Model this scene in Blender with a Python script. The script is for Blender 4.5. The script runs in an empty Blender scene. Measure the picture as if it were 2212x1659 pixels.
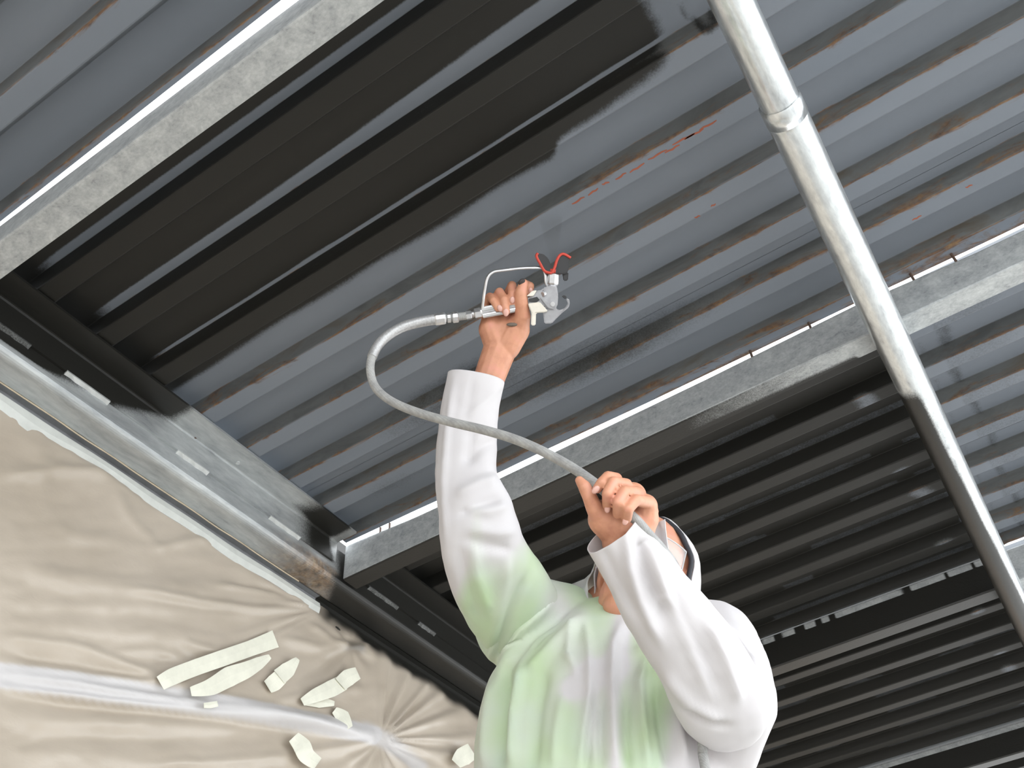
import bpy, bmesh, math, random
import numpy as np
from mathutils import Vector, Matrix, noise as mnoise

# ------------------------------------------------------------------ camera, world, sun, exposure
random.seed(4); np.random.seed(4)
SC = bpy.context.scene
COL = SC.collection
FPX, IW, IH = 1957.2624, 2212.0, 1659.0
RC = np.array([[0.83749922, 0.54248002, -0.06565423],      # image right  (world components)
               [-0.43411685, 0.58755886, -0.68287418],     # image down
               [-0.33186988, 0.60040821, 0.7275798]])      # view direction
CZ = 1.30                                                   # camera height above the ground
H = 1.5875                                                  # deck underside above the camera
cam_data = bpy.data.cameras.new('camera')
cam_data.sensor_width = 36.0
cam_data.lens = 36.0 * FPX / IW
cam_data.clip_start = 0.02
cam = bpy.data.objects.new('camera', cam_data)
COL.objects.link(cam)
M = Matrix.Identity(4)
for i in range(3):
    M[i][0] = RC[0][i]; M[i][1] = -RC[1][i]; M[i][2] = -RC[2][i]
M[2][3] = CZ
cam.matrix_world = M
SC.camera = cam

wd = bpy.data.worlds.new('sky'); SC.world = wd; wd.use_nodes = True
bg = wd.node_tree.nodes['Background']
bg.inputs['Color'].default_value = (0.93, 0.965, 1.0, 1)
bg.inputs['Strength'].default_value = 3.2
vs = SC.view_settings
vs.view_transform = 'Standard'; vs.look = 'None'; vs.gamma = 1.0; vs.use_curve_mapping = False
vs.exposure = 0.55

# ------------------------------------------------------------------ helpers
def ray(x, y):
    c = np.array([(x - IW/2)/FPX, (y - IH/2)/FPX, 1.0]); return RC.T @ c
CAM = np.array([0, 0, CZ])
def P(x, y, z):
    """point seen at pixel (x, y), z metres along the view axis"""
    return CAM + ray(x, y)*z
def onX(x, y, X):
    r = ray(x, y); return CAM + r*(X/r[0])
def onZ(x, y, Z):
    r = ray(x, y); return CAM + r*(Z/r[2])
def pix(v):
    """world points (n,3) -> pixels (n,2), depth"""
    c = (np.asarray(v, float) - CAM) @ RC.T
    return np.stack([IW/2 + FPX*c[:, 0]/c[:, 2], IH/2 + FPX*c[:, 1]/c[:, 2]], 1), c[:, 2]
def sm(a, b, x):
    t = np.clip((x - a)/(b - a), 0, 1); return t*t*(3 - 2*t)
def vnoise(v, s, seed=0.0):
    return np.array([mnoise.noise(Vector((p[0]*s + seed, p[1]*s - seed, p[2]*s + 2*seed))) for p in v])

def empty(name, loc, label=None, cat=None, group=None, kind=None):
    o = bpy.data.objects.new(name, None); COL.objects.link(o); o.location = loc
    o.empty_display_size = 0.05
    tag(o, label, cat, group, kind); return o
def tag(o, label=None, cat=None, group=None, kind=None):
    if label: o['label'] = label
    if cat: o['category'] = cat
    if group: o['group'] = group
    if kind: o['kind'] = kind
    return o
def obj(name, verts, faces, mat, parent=None, smooth=False, attrs=None):
    me = bpy.data.meshes.new(name)
    me.from_pydata([tuple(v) for v in verts], [], [tuple(f) for f in faces])
    if attrs:
        for k, a in attrs.items():
            at = me.attributes.new(k, 'FLOAT', 'POINT'); at.data.foreach_set('value', np.asarray(a, np.float32))
    if smooth: me.polygons.foreach_set('use_smooth', [True]*len(me.polygons))
    me.update()
    return link(name, me, mat, parent)
def link(name, me, mat, parent=None):
    o = bpy.data.objects.new(name, me); COL.objects.link(o)
    if mat and not me.materials: me.materials.append(mat)
    if parent:
        o.parent = parent
        bpy.context.view_layer.update()
        o.matrix_parent_inverse = parent.matrix_world.inverted()
    return o
class MB:
    def __init__(s): s.v = []; s.f = []
    def add(s, v, f):
        b = len(s.v); s.v += [tuple(map(float, p)) for p in v]; s.f += [tuple(i + b for i in q) for q in f]; return s
    def box(s, lo, hi):
        x0, y0, z0 = lo; x1, y1, z1 = hi
        return s.add([(x0,y0,z0),(x1,y0,z0),(x1,y1,z0),(x0,y1,z0),(x0,y0,z1),(x1,y0,z1),(x1,y1,z1),(x0,y1,z1)],
                     [(0,3,2,1),(4,5,6,7),(0,1,5,4),(1,2,6,5),(2,3,7,6),(3,0,4,7)])
    def tube(s, pts, r, n=12, caps=True, flat=1.0):
        v, f = loft_tube(pts, r, n, caps, flat); return s.add(v, f)
    def build(s, name, mat, parent=None, smooth=False): return obj(name, s.v, s.f, mat, parent, smooth)
def frames(pts):
    pts = [np.asarray(p, float) for p in pts]; n = len(pts); T = []
    for i in range(n):
        t = pts[min(i+1, n-1)] - pts[max(i-1, 0)]; T.append(t/np.linalg.norm(t))
    u = np.cross(T[0], [0.31, 0.52, 0.79]); u /= np.linalg.norm(u); out = []
    for t in T:
        u = u - t*np.dot(u, t); u /= np.linalg.norm(u); out.append((u, np.cross(t, u)))
    return pts, out
def loft_tube(pts, r, n=12, caps=True, flat=1.0):
    pts, fr = frames(pts); m = len(pts)
    rs = [r]*m if np.isscalar(r) else list(r); v = []; f = []
    for p, (u, w), q in zip(pts, fr, rs):
        for k in range(n):
            a = 2*math.pi*k/n; v.append(p + q*(math.cos(a)*u + flat*math.sin(a)*w))
    for i in range(m-1):
        for k in range(n):
            f.append((i*n+k, i*n+(k+1) % n, (i+1)*n+(k+1) % n, (i+1)*n+k))
    if caps: f.append(tuple(range(n-1, -1, -1))); f.append(tuple(range((m-1)*n, m*n)))
    return v, f
def spline(pts, n=8):
    P_ = [np.asarray(p, float) for p in pts]; out = []
    for i in range(len(P_)-1):
        p0 = P_[max(i-1, 0)]; p1 = P_[i]; p2 = P_[i+1]; p3 = P_[min(i+2, len(P_)-1)]
        for k in range(n):
            t = k/n
            out.append(0.5*((2*p1) + (-p0+p2)*t + (2*p0-5*p1+4*p2-p3)*t*t + (-p0+3*p1-3*p2+p3)*t**3))
    out.append(P_[-1]); return out

# ------------------------------------------------------------------ materials
class NT:
    def __init__(s, name):
        s.m = bpy.data.materials.new(name); s.m.use_nodes = True; s.t = s.m.node_tree
        s.b = s.t.nodes['Principled BSDF']
    def n(s, typ, **kw):
        nd = s.t.nodes.new(typ)
        for k, v in kw.items():
            if k in nd.inputs.keys(): nd.inputs[k].default_value = v
            else: setattr(nd, k, v)
        return nd
    def l(s, a, b): s.t.links.new(a, b)
    def pos(s, scale=(1, 1, 1)):
        g = s.n('ShaderNodeNewGeometry'); mp = s.n('ShaderNodeMapping')
        mp.inputs['Scale'].default_value = scale
        s.l(g.outputs['Position'], mp.inputs['Vector']); return mp.outputs['Vector']
    def noise(s, vec, scale, detail=4, rough=0.55, dist=0.0):
        nd = s.n('ShaderNodeTexNoise'); nd.inputs['Scale'].default_value = scale; nd.inputs['Detail'].default_value = detail
        nd.inputs['Roughness'].default_value = rough; nd.inputs['Distortion'].default_value = dist
        s.l(vec, nd.inputs['Vector']); return nd.outputs['Fac']
    def ramp(s, fac, stops):
        nd = s.n('ShaderNodeValToRGB'); e = nd.color_ramp.elements
        while len(e) < len(stops): e.new(0.5)
        for el, (p, c) in zip(e, stops): el.position = p; el.color = (*c, 1) if len(c) == 3 else c
        s.l(fac, nd.inputs['Fac']); return nd.outputs['Color']
    def math(s, op, a, b=None, clamp=False):
        nd = s.n('ShaderNodeMath', operation=op, use_clamp=clamp)
        for i, x in enumerate((a, b)):
            if x is None: continue
            if isinstance(x, (int, float)): nd.inputs[i].default_value = x
            else: s.l(x, nd.inputs[i])
        return nd.outputs[0]
    def mix(s, fac, a, b):
        nd = s.n('ShaderNodeMix', data_type='RGBA')
        for i, x in ((0, fac), (6, a), (7, b)):
            if isinstance(x, (int, float)): nd.inputs[i].default_value = x
            elif isinstance(x, tuple): nd.inputs[i].default_value = (*x, 1)
            else: s.l(x, nd.inputs[i])
        return nd.outputs[2]
    def mixf(s, fac, a, b):
        nd = s.n('ShaderNodeMix', data_type='FLOAT')
        for i, x in ((0, fac), (2, a), (3, b)):
            if isinstance(x, (int, float)): nd.inputs[i].default_value = x
            else: s.l(x, nd.inputs[i])
        return nd.outputs[0]
    def attr(s, name):
        nd = s.n('ShaderNodeAttribute', attribute_name=name); return nd.outputs['Fac']
    def bump(s, h, strength=0.2, dist=0.01):
        nd = s.n('ShaderNodeBump'); nd.inputs['Strength'].default_value = strength; nd.inputs['Distance'].default_value = dist
        s.l(h, nd.inputs['Height']); s.l(nd.outputs['Normal'], s.b.inputs['Normal'])
    def col(s, c):
        if isinstance(c, tuple): s.b.inputs['Base Color'].default_value = (*c, 1)
        else: s.l(c, s.b.inputs['Base Color'])
        return s
    def set(s, **kw):
        for k, v in kw.items():
            k = k.replace('_', ' ')
            if isinstance(v, (int, float)): s.b.inputs[k].default_value = v
            else: s.l(v, s.b.inputs[k])
        return s
def plain(name, c, rough=0.5, metal=0.0, var=0.12, scale=30.0):
    t = NT(name); nz = t.noise(t.pos(), scale)
    t.col(t.ramp(nz, [(0.3, tuple(x*(1-var) for x in c)), (0.7, tuple(min(1, x*(1+var)) for x in c))])).set(Roughness=rough, Metallic=metal)
    return t.m
BLACK = (0.0125, 0.0122, 0.0102)
def paint_mask(t, v):
    """spray paint coverage: attribute 'paint' broken up by fine overspray speckle"""
    sp = t.noise(v, 260, 2, 0.6); big = t.noise(v, 22, 3, 0.6)
    p = t.math('ADD', t.attr('paint'), t.math('MULTIPLY', t.math('SUBTRACT', sp, 0.5), 0.34))
    p = t.math('ADD', p, t.math('MULTIPLY', t.math('SUBTRACT', big, 0.5), 0.18))
    nd = t.n('ShaderNodeMapRange', interpolation_type='SMOOTHSTEP')
    nd.inputs[1].default_value = 0.22; nd.inputs[2].default_value = 0.78
    t.l(p, nd.inputs[0]); return nd.outputs[0]
def make_deck_mat():
    t = NT('primed_deck_steel'); v = t.pos(); vl = t.pos((0.35, 1, 1))
    base = t.ramp(t.noise(t.pos((0.25, 1, 1)), 5, 3), [(0.3, (0.160, 0.183, 0.216)), (0.7, (0.192, 0.214, 0.248))])
    # darker grey-brown film and rust on the webs, rust runs at the bends
    tone = t.ramp(t.noise(vl, 14, 5, 0.65, 0.8), [(0.35, (0.072, 0.075, 0.072)), (0.55, (0.115, 0.120, 0.118)), (0.75, (0.085, 0.066, 0.04))])
    base = t.mix(t.math('MULTIPLY', t.attr('web'), 0.9), base, tone)
    rn = t.math('ADD', t.noise(t.pos((0.22, 1, 1)), 26, 6, 0.7, 1.4), t.math('MULTIPLY', t.attr('rust'), 0.42))
    rm = t.n('ShaderNodeMapRange', interpolation_type='SMOOTHSTEP'); rm.inputs[1].default_value = 0.72; rm.inputs[2].default_value = 0.92
    t.l(rn, rm.inputs[0])
    rc = t.ramp(t.noise(v, 70, 4), [(0.3, (0.05, 0.028, 0.018)), (0.55, (0.16, 0.075, 0.025)), (0.8, (0.25, 0.15, 0.05))])
    base = t.mix(t.math('MULTIPLY', rm.outputs[0], 0.85), base, rc)
    pm = paint_mask(t, v)
    t.col(t.mix(pm, base, BLACK)).set(Roughness=t.mixf(pm, 0.62, 0.5), Metallic=0.0)
    t.b.inputs['Specular IOR Level'].default_value = 0.4
    t.bump(t.noise(t.pos((0.3, 1, 1)), 60, 3), 0.08, 0.004)
    return t.m
def make_galv(name, bright=1.0, metal=0.55, rough=0.5, stretch=(1, 1, 1), sc=26.0, rusty=False):
    t = NT(name); v = t.pos(stretch)
    n1 = t.noise(v, sc, 6, 0.68, 0.4); n2 = t.noise(v, sc*5, 3, 0.6)
    k = t.math('ADD', t.math('MULTIPLY', n1, 0.7), t.math('MULTIPLY', n2, 0.3))
    a = tuple(min(1, bright*x) for x in (0.40, 0.42, 0.43)); b = tuple(min(1, bright*x) for x in (0.60, 0.625, 0.625)); c = tuple(bright*x for x in (0.24, 0.25, 0.26))
    base = t.ramp(k, [(0.30, c), (0.42, a), (0.66, b)])
    if rusty:
        rr = t.math('MULTIPLY', t.attr('rust'), t.math('ADD', t.noise(t.pos(), 34, 5, 0.7, 1.0), 0.35), clamp=True)
        rcol = t.ramp(t.noise(t.pos(), 60, 4), [(0.3, (0.07, 0.04, 0.02)), (0.6, (0.24, 0.15, 0.08)), (0.8, (0.42, 0.33, 0.2))])
        base = t.mix(rr, base, rcol)
    pm = paint_mask(t, t.pos())
    t.col(t.mix(pm, base, BLACK)).set(Roughness=t.mixf(pm, rough, 0.42), Metallic=t.mixf(pm, metal, 0.0))
    t.bump(n2, 0.12, 0.003)
    return t.m
M_DECK = make_deck_mat()
M_BEAM = make_galv('mottled_galvanised_channel', 0.92, 0.35, 0.55, (0.8, 1, 1), 38)
M_LEDGE = make_galv('galvanised_ledge_steel', 0.95, 0.5, 0.42, (1, 0.25, 1), 18, rusty=True)
M_PIPE = make_galv('scuffed_galvanised_pipe', 1.5, 0.85, 0.28, (1, 0.3, 1), 22)
M_BOLT = plain('rusty_bolt_steel', (0.09, 0.055, 0.04), 0.7)
M_TIN = plain('bright_zinc_weld', (0.62, 0.64, 0.64), 0.4, 0.4)

# ------------------------------------------------------------------ ground, wall
t = NT('concrete_ground'); v = t.pos()
t.col(t.ramp(t.noise(v, 1.3, 6), [(0.3, (0.40, 0.39, 0.37)), (0.7, (0.52, 0.51, 0.485))])).set(Roughness=0.85); t.bump(t.noise(v, 60, 3), 0.2, 0.004)
g = MB().box((-1.9, -14, -0.12), (16, 18, 0.0)).build('floor', t.m); tag(g, 'pale concrete ground beneath the canopy', None, None, 'structure')

t = NT('tan_stucco_wall'); v = t.pos()
t.col(t.ramp(t.noise(v, 9, 5), [(0.3, (0.40, 0.31, 0.225)), (0.7, (0.47, 0.37, 0.28))])).set(Roughness=0.8); t.bump(t.noise(v, 120, 3), 0.3, 0.003)
XW = -0.992*H
w = MB().box((XW-0.25, -8, 0.0), (XW, 11, CZ+0.916*H)).box((XW-0.25, -8, CZ+0.916*H), (XW-0.05, 11, CZ+H+0.0)).build('wall_left', t.m)
tag(w, 'tan building wall behind the plastic sheeting', None, None, 'structure')

# ------------------------------------------------------------------ corrugated roof deck (units of H across, real 6 inch pitch)
FW, RUN, HH = 0.0268, 0.0062, 0.0243
FIL = 0.0016
def rib_profile(fes, y0, y1):
    """cross-section points (y, z, web, rust) from y0 to y1"""
    pts = []
    def corner(y, z, dy0, dz0, dy1, dz1, wa, wb, ru):
        pts.append((y - dy0*FIL, z - dz0*FIL, wa, ru*0.6)); pts.append((y + 0.25*(dy1-dy0)*FIL, z + 0.25*(dz1-dz0)*FIL, (wa+wb)/2, ru)); pts.append((y + dy1*FIL, z + dz1*FIL, wb, ru*0.6))
    L = math.hypot(RUN, HH); cy, cz = RUN/L, HH/L
    prev = None
    for fe in fes:
        fs = fe - FW
        a = fs - RUN
        if prev is not None:
            mid = (prev + RUN + a)/2
            for q in (0.12, 0.28, 0.42, 0.54, 0.62, 0.69, 0.75, 0.80, 0.84, 0.88, 0.92, 0.96):
                yy = prev + RUN + (a - prev - RUN)*q; pts.append((yy, 1+HH, 0.0, 0.0))
        corner(a, 1+HH, 1, 0, cy, -cz, 0.0, 1.0, 0.55)
        pts.append(((a+fs)/2, 1+HH/2, 1.0, 0.45))
        corner(fs, 1.0, cy, -cz, 1, 0, 1.0, 0.0, 1.0)
        pts.append((fs+FW*0.35, 1.0, 0.0, 0.12)); pts.append((fs+FW*0.7, 1.0, 0.0, 0.0))
        corner(fe, 1.0, 1, 0, cy, cz, 0.0, 0.6, 0.2)
        pts.append((fe+RUN/2, 1+HH/2, 0.6, 0.3))
        corner(fe+RUN, 1+HH, cy, cz, 1, 0, 0.6, 0.0, 0.2)
        prev = fe
    pts.append((prev + 0.03, 1+HH, 0, 0)); pts.append((prev+0.06, 1+HH, 0, 0))
    # clip
    out = []
    for i, p in enumerate(pts):
        if y0 <= p[0] <= y1: out.append(p)
        if i+1 < len(pts):
            q = pts[i+1]
            for lim in (y0, y1):
                if (p[0]-lim)*(q[0]-lim) < 0:
                    s_ = (lim-p[0])/(q[0]-p[0]); out.append(tuple(p[k]+(q[k]-p[k])*s_ for k in range(4)))
    return out
def gauss(x, m, s): return np.exp(-((x-m)/s)**2)
def deck_paint(x, y, up, fes, wav):
    """how much black paint has landed, from the sprayed bays outwards; up = 0 flange .. 1 upper flat"""
    pt = np.zeros_like(x)
    fes = np.array(fes)
    # phase to the next rib: distance from the upper bend of the camera-side web
    nxt = np.array([np.min(np.where(fes - FW - RUN >= yy - 1e-4, fes - FW - RUN, 9)) for yy in y]) - y
    # finished bays beyond the middle channel, left of the pipe
    b3 = (y > 1.0)
    edge = 0.052 + 0.008*wav
    p3 = 1 - sm(edge - 0.03, edge + 0.012, x)
    bare = (up < 0.2)*gauss(x, -0.012 + 0.02*wav, 0.022)*sm(0.35, 0.75, np.abs(np.sin(y*41.0))) * (y > 1.15)
    p3 = p3*(1 - 0.62*bare*(np.sin(y*23.0) > -0.2))
    strip = (up > 0.9)*(nxt < 0.016)*(0.5+0.5*np.sign(wav))*0.35
    p3 = p3*(1-strip)
    right = 0.36*sm(0.102, 0.112, x)*(1-sm(0.18, 0.3, x))*(up < 0.3) + 0.5*gauss(x, 0.128 + 0.02*(wav), 0.014)*(up > 0.8) + 0.35*gauss(x, 0.09, 0.01)*(up > 0.8)*(nxt < 0.03)
    pt = np.where(b3, np.maximum(p3, right), pt)
    # the bay being sprayed: done up to about a third, stepped edge near the gun stroke
    yb = 0.553 - 0.030*sm(-0.215, -0.185, x) - 0.012*sm(-0.06, 0.0, x) + 0.006*wav
    soft = 0.018 + 0.02*sm(-0.2, -0.05, x)
    p2 = 1 - sm(yb - soft, yb + 0.006, y)
    p2 = p2*(1 - sm(-0.035 + 0.03*wav - 0.1*(y-0.35), 0.02 + 0.02*wav - 0.1*(y-0.35), x))
    w_ = np.where(y < 0.31, 0.012, np.where(y < 0.41, 0.014 + 0.012*sm(-0.6, 0.0, x), 0.006 + 0.002*wav))
    st = (up > 0.85)*(1 - sm(w_*0.8, w_*1.15, nxt))*sm(-0.9, -0.8, x)
    p2 = p2*(1 - 0.97*st)
    p2 = p2*np.where((up > 0.12) & (up < 0.9), 0.74, 1.0)
    over = 0.55*gauss(y, 0.80, 0.045)*gauss(x, -0.52, 0.2) + 0.5*gauss(y, 0.87, 0.035)*gauss(x, -0.30, 0.22) + 0.4*gauss(y, 0.91, 0.04)*gauss(x, -0.75, 0.1)
    ring = 0.7*gauss(np.hypot((x-0.022)*1.6, y-0.475), 0.024, 0.007)*(x < 0.06)
    b2 = (y > 0.225) & (y <= 1.0)
    pt = np.where(b2, np.maximum(np.maximum(p2, over), ring), pt)
    return np.clip(pt, 0, 1)
XS = np.concatenate([np.arange(-0.905, 0.36, 0.0085), np.arange(0.37, 0.69, 0.04)])
def deck_panel(fes, y0, y1, parent, edge=None, label=None):
    prof = rib_profile(fes, y0, y1)
    y = np.array([p[0] for p in prof]); z = np.array([p[1] for p in prof]); wb = np.array([p[2] for p in prof]); ru = np.array([p[3] for p in prof])
    n = len(prof); m = len(XS)
    X = np.repeat(XS, n); Y = np.tile(y, m); Z = np.tile(z, m); W = np.tile(wb, m); R = np.tile(ru, m)
    if edge is not None:
        lim = np.repeat(edge(XS), n); k = sm(y1-0.02, y1, Y); Y = Y + k*(lim - y1)
    wv = vnoise(np.stack([X, np.round(Y/0.03)*0.03, np.zeros_like(X)], 1), 6.0, 3.1)*1.6
    wv = np.clip(wv, -1, 1)
    pt = deck_paint(X, Y, (Z-1)/HH, fes, wv)
    R = R*np.where(Y > 1.0, 0.9, 1.0) + 0.12*W*wv
    # galvanic drips and rusty ends beside the open slot
    if edge is not None and 0.5 < y1 < 1.0: R = np.maximum(R, 0.9*sm(y1-0.012, y1, Y))
    V = np.stack([X*H, Y*H, CZ + Z*H], 1)
    F = [(i*n+k, i*n+k+1, (i+1)*n+k+1, (i+1)*n+k) for i in range(m-1) for k in range(n-1)]
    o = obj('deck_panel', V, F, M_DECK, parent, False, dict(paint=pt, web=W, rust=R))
    md = o.modifiers.new('gauge', 'SOLIDIFY'); md.thickness = 0.0012; md.offset = 1.0
    if label: o['label'] = label
    return o
ceil = empty('ceiling', (0, 0, CZ+H), 'ribbed primed steel roof deck sprayed black in patches', None, None, 'structure')
P0 = 0.0966
fe0 = [0.2328 - P0*k for k in range(34, -1, -1)]  # ribs run on unseen, lengthened to cut the light from this end
deck_panel(fe0, fe0[0]+0.03, 0.2135, ceil, lambda x: np.interp(x, [-0.83, -0.33, 0.1], [0.2128, 0.206, 0.203]), 'bare blue grey deck sheet at the top left')
fe2 = [0.2360, 0.3326, 0.4284, 0.5239, 0.6217, 0.7181, 0.8143]
deck_panel(fe2, 0.2360, 0.8143+0.034, ceil, None, 'deck sheet half covered in fresh black paint')
fe2b = [0.7985+0.0035, 0.8975, 0.9925]
GX = [-0.90, -0.7514, -0.5864, -0.479, -0.3057, 0.0282, 0.0805, 0.199, 0.9]; GY = [0.974, 0.9765, 0.9815, 0.9815, 0.9852, 0.9862, 0.9872, 0.9889, 0.992]
deck_panel(fe2b, 0.8143+0.0335, 0.983, ceil, lambda x: np.interp(x, GX, GY), 'rusty bare deck sheet along the daylight slot')
fe3 = [1.0128 + 0.0972*k for k in range(0, 9)]
deck_panel(fe3[:5], 1.016, fe3[4]+0.034, ceil); deck_panel(fe3[4:], fe3[4]+0.0335, 1.766, ceil, lambda x: np.interp(x, [0.05, 0.085], [1.766, 1.748]))
fe4 = [1.792 + 0.0983*k for k in range(0, 10)]
deck_panel(fe4[:5], 1.79, fe4[4]+0.034, ceil); deck_panel(fe4[4:], fe4[4]+0.0335, 2.566, ceil)
fe5 = [2.60 + 0.0983*k for k in range(0, 24)]  # last ribs are unseen, added to hold back light from the far end
deck_panel(fe5, 2.60, 4.8, ceil)

# ------------------------------------------------------------------ galvanised channels under the deck
ZT, ZB, FLG = 0.985, 0.9258, 0.0353
def channel(yb, x0, x1, name, label, paintfn, flg=FLG, zt=ZT, zb=ZB, top=None, group='galvanised channels under the deck'):
    th = 0.0042
    prof = [(yb+flg, zt), (yb+0.003, zt), (yb+0.0008, zt-0.0008), (yb, zt-0.003)] + [(yb, zt + (zb-zt)*q) for q in (0.12, 0.19, 0.22, 0.3, 0.5, 0.75)] + \
           [(yb, zb+0.003), (yb+0.0008, zb+0.0008), (yb+0.003, zb), (yb+flg*0.35, zb), (yb+flg*0.7, zb), (yb+flg, zb), (yb+flg, zb+th), (yb+th, zb+th), (yb+th, zt-th), (yb+flg, zt-th)]
    xs = np.arange(x0, x1+0.001, 0.0075); n = len(prof); m = len(xs)
    y = np.array([p[0] for p in prof]); z = np.array([p[1] for p in prof])
    X = np.repeat(xs, n); Y = np.tile(y, m); Z = np.tile(z, m)
    wv = vnoise(np.stack([X, Y, Z], 1), 9.0, 1.7)*1.5
    pt = np.clip(paintfn(X, (Y-yb)/flg, (Z-zb)/(zt-zb), wv), 0, 1)
    if top is not None: Z = zb + (Z-zb)*(np.repeat(np.interp(xs, *top), n)-zb)/(zt-zb)
    V = np.stack([X*H, Y*H, CZ+Z*H], 1)
    F = [(i*n+k, (i+1)*n+k, (i+1)*n+(k+1) % n, i*n+(k+1) % n) for i in range(m-1) for k in range(n)]
    F += [tuple(range(n)), tuple(range((m-1)*n + n-1, (m-1)*n - 1, -1))]
    root = empty(name, (0.5*(x0+x1)*H, (yb+flg/2)*H, CZ+zb*H), label, 'roof channel', group)
    o = obj('channel_body', V, F, M_BEAM, root, False, dict(paint=pt))
    return root
XA = -0.9095
b1 = channel(0.2128, XA, 0.68, 'roof_channel', 'bright bare galvanised channel crossing the top left corner', lambda x, f, h, w: 0.12*(f > 0.95)+0*x)
def pb2(x, f, h, w):
    bot = (h < 0.04)*(1 - sm(-0.42, 0.02, x)*0.75)*(1-sm(0.0, 0.05, x)) + (h < 0.04)*0.12*w*(x < 0)
    inn = (f > 0.9)*(x < 0.0)
    return np.maximum(bot, inn*1.0)
b2 = channel(0.979, XA, 0.68, 'roof_channel', 'galvanised channel below the bright daylight slot, behind the raised sleeve', pb2, top=([-0.9, -0.83, -0.76, -0.59, -0.31, 0.027, 0.079, 0.197, 0.6], [0.9985, 0.994, 0.9890, 0.9850, 0.9830, 0.9895, 0.9870, 0.980, 0.978]))
def pb3(x, f, h, w):
    brk = sm(0.55, 0.8, np.abs(np.sin(x*38 + 3*np.sin(x*9.0))))*0  # strip stays bare, breaks come from drips
    top = np.where(h > 0.79, 0.0, 1.0)
    drip = 1.0*(sm(0.86, 0.95, np.sin(x*72 + 2.6*np.sin(x*17)))) + sm(0.2, 0.7, np.sin(x*140))*(x < -0.30)
    top = np.maximum(top, drip*(x < 0.02)) + 0.2*w*(h > 0.8)
    return np.where(x > 0.03, 0.0, top)
b3 = channel(1.761, XA, 0.68, 'roof_channel', 'black sprayed channel with a bare silver top edge, behind the elbow', pb3, zt=0.995)
b4 = channel(2.563, XA, 0.68, 'roof_channel', 'farthest black channel with pale edge, bottom right corner', lambda x, f, h, w: np.where(h > 0.79, 0.05+0.2*w, 1.0)*(x < 0.03), zt=0.995)
for bx, by in [(1620, 762), (1747, 701), (1972, 604), (2061, 562), (833, 1135), (812, 1144)]:
    c = onZ(bx, by, 0.992*H); r = 0.0032
    MB().tube([(c[0], 0.9815*H, CZ+0.972*H), (c[0]+0.001, 0.9805*H, CZ+1.003*H)], r, 8).build('hanger_screw', M_BOLT, b2)

# ------------------------------------------------------------------ wall ledge: angle on a square tube
def strip_mesh(prof, y0, y1, step, fn, name, mat, parent, close=True, smooth=False):
    ys = np.arange(y0, y1+1e-6, step); n = len(prof); m = len(ys)
    X = np.tile([p[0] for p in prof], m); Z = np.tile([p[1] for p in prof], m); Y = np.repeat(ys, n); K = np.tile(np.arange(n), m)
    wv = vnoise(np.stack([X, Y, Z], 1), 8.0, 5.5)*1.5
    pt, ru = fn(X, Y, Z, wv)
    V = np.stack([X*H, Y*H, CZ+Z*H], 1); c = n if close else n-1
    F = [(i*n+k, i*n+(k+1) % n, (i+1)*n+(k+1) % n, (i+1)*n+k) for i in range(m-1) for k in range(c)]
    if close: F += [tuple(range(n-1, -1, -1)), tuple(range((m-1)*n, m*n))]
    return obj(name, V, F, mat, parent, smooth, dict(paint=np.clip(pt, 0, 1), rust=np.clip(ru, 0, 1)))
def p_angle(X, Y, Z, w):
    hl = X > -0.9085                                    # horizontal leg
    a = np.where(hl, 1 - sm(0.545, 0.590, Y + 0.01*w), 1 - sm(0.44 + 2.0*(Z-0.952), 0.53 + 1.6*(Z-0.952), Y + 0.02*w))
    b = np.where(hl, 0.94*sm(0.76, 0.90, Y + 0.03*w - 0.6*(X+0.89)), sm(0.78, 0.95, Y + 0.02*w))
    tip = hl*sm(0.935, 0.952, Y)*(1-sm(0.968, 0.972, Y))
    tri = (~hl)*sm(0.945, 0.957, Y + 0.35*(Z-0.952))*(1-sm(0.985, 0.99, Y))
    pt = np.maximum(a, b)*(1-0.85*np.maximum(tip, tri))
    return np.where(Y > 0.985, 1.0, np.where(Y < 0.24, 0.9, pt)), 0.12*(Y > 0.8)*(1+w)
TA = 0.004
angle_prof = [(-0.868, 0.9975), (-0.868, 0.9975-TA)] + [(x, 0.9975-TA) for x in (-0.880, -0.890, -0.900, -0.9085)] + [(-0.9105, 0.9930)] + \
             [(-0.9115, z) for z in (0.990, 0.980, 0.970, 0.960, 0.952)] + [(-0.9155, 0.952), (-0.9155, 0.9975)]
ledge = empty('wall_ledge', (-0.94*H, 1.0*H, CZ+0.917*H), 'galvanised angle and square tube running along the wall top', 'ledge beam')
for y0, y1 in ((-1.2, 0.2115), (0.2505, 0.9685), (1.0165, 1.75), (1.80, 2.55), (2.60, 3.4)):
    strip_mesh(angle_prof, y0, y1, 0.012, p_angle, 'angle_iron', M_LEDGE, ledge)
tube_prof = [(-0.9157, 0.985)] + [(-0.9157, z) for z in (0.965, 0.955, 0.945, 0.936, 0.930)]
RB = 0.012
for k in range(0, 7):
    a = math.pi/2*k/6; tube_prof.append((-0.9157 - RB + RB*math.cos(a), 0.918 + RB - RB*math.sin(a)))
tube_prof += [(x, 0.918) for x in (-0.935, -0.945, -0.955, -0.961)] + [(-0.9645, 0.9195), (-0.9655, 0.985)]
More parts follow.
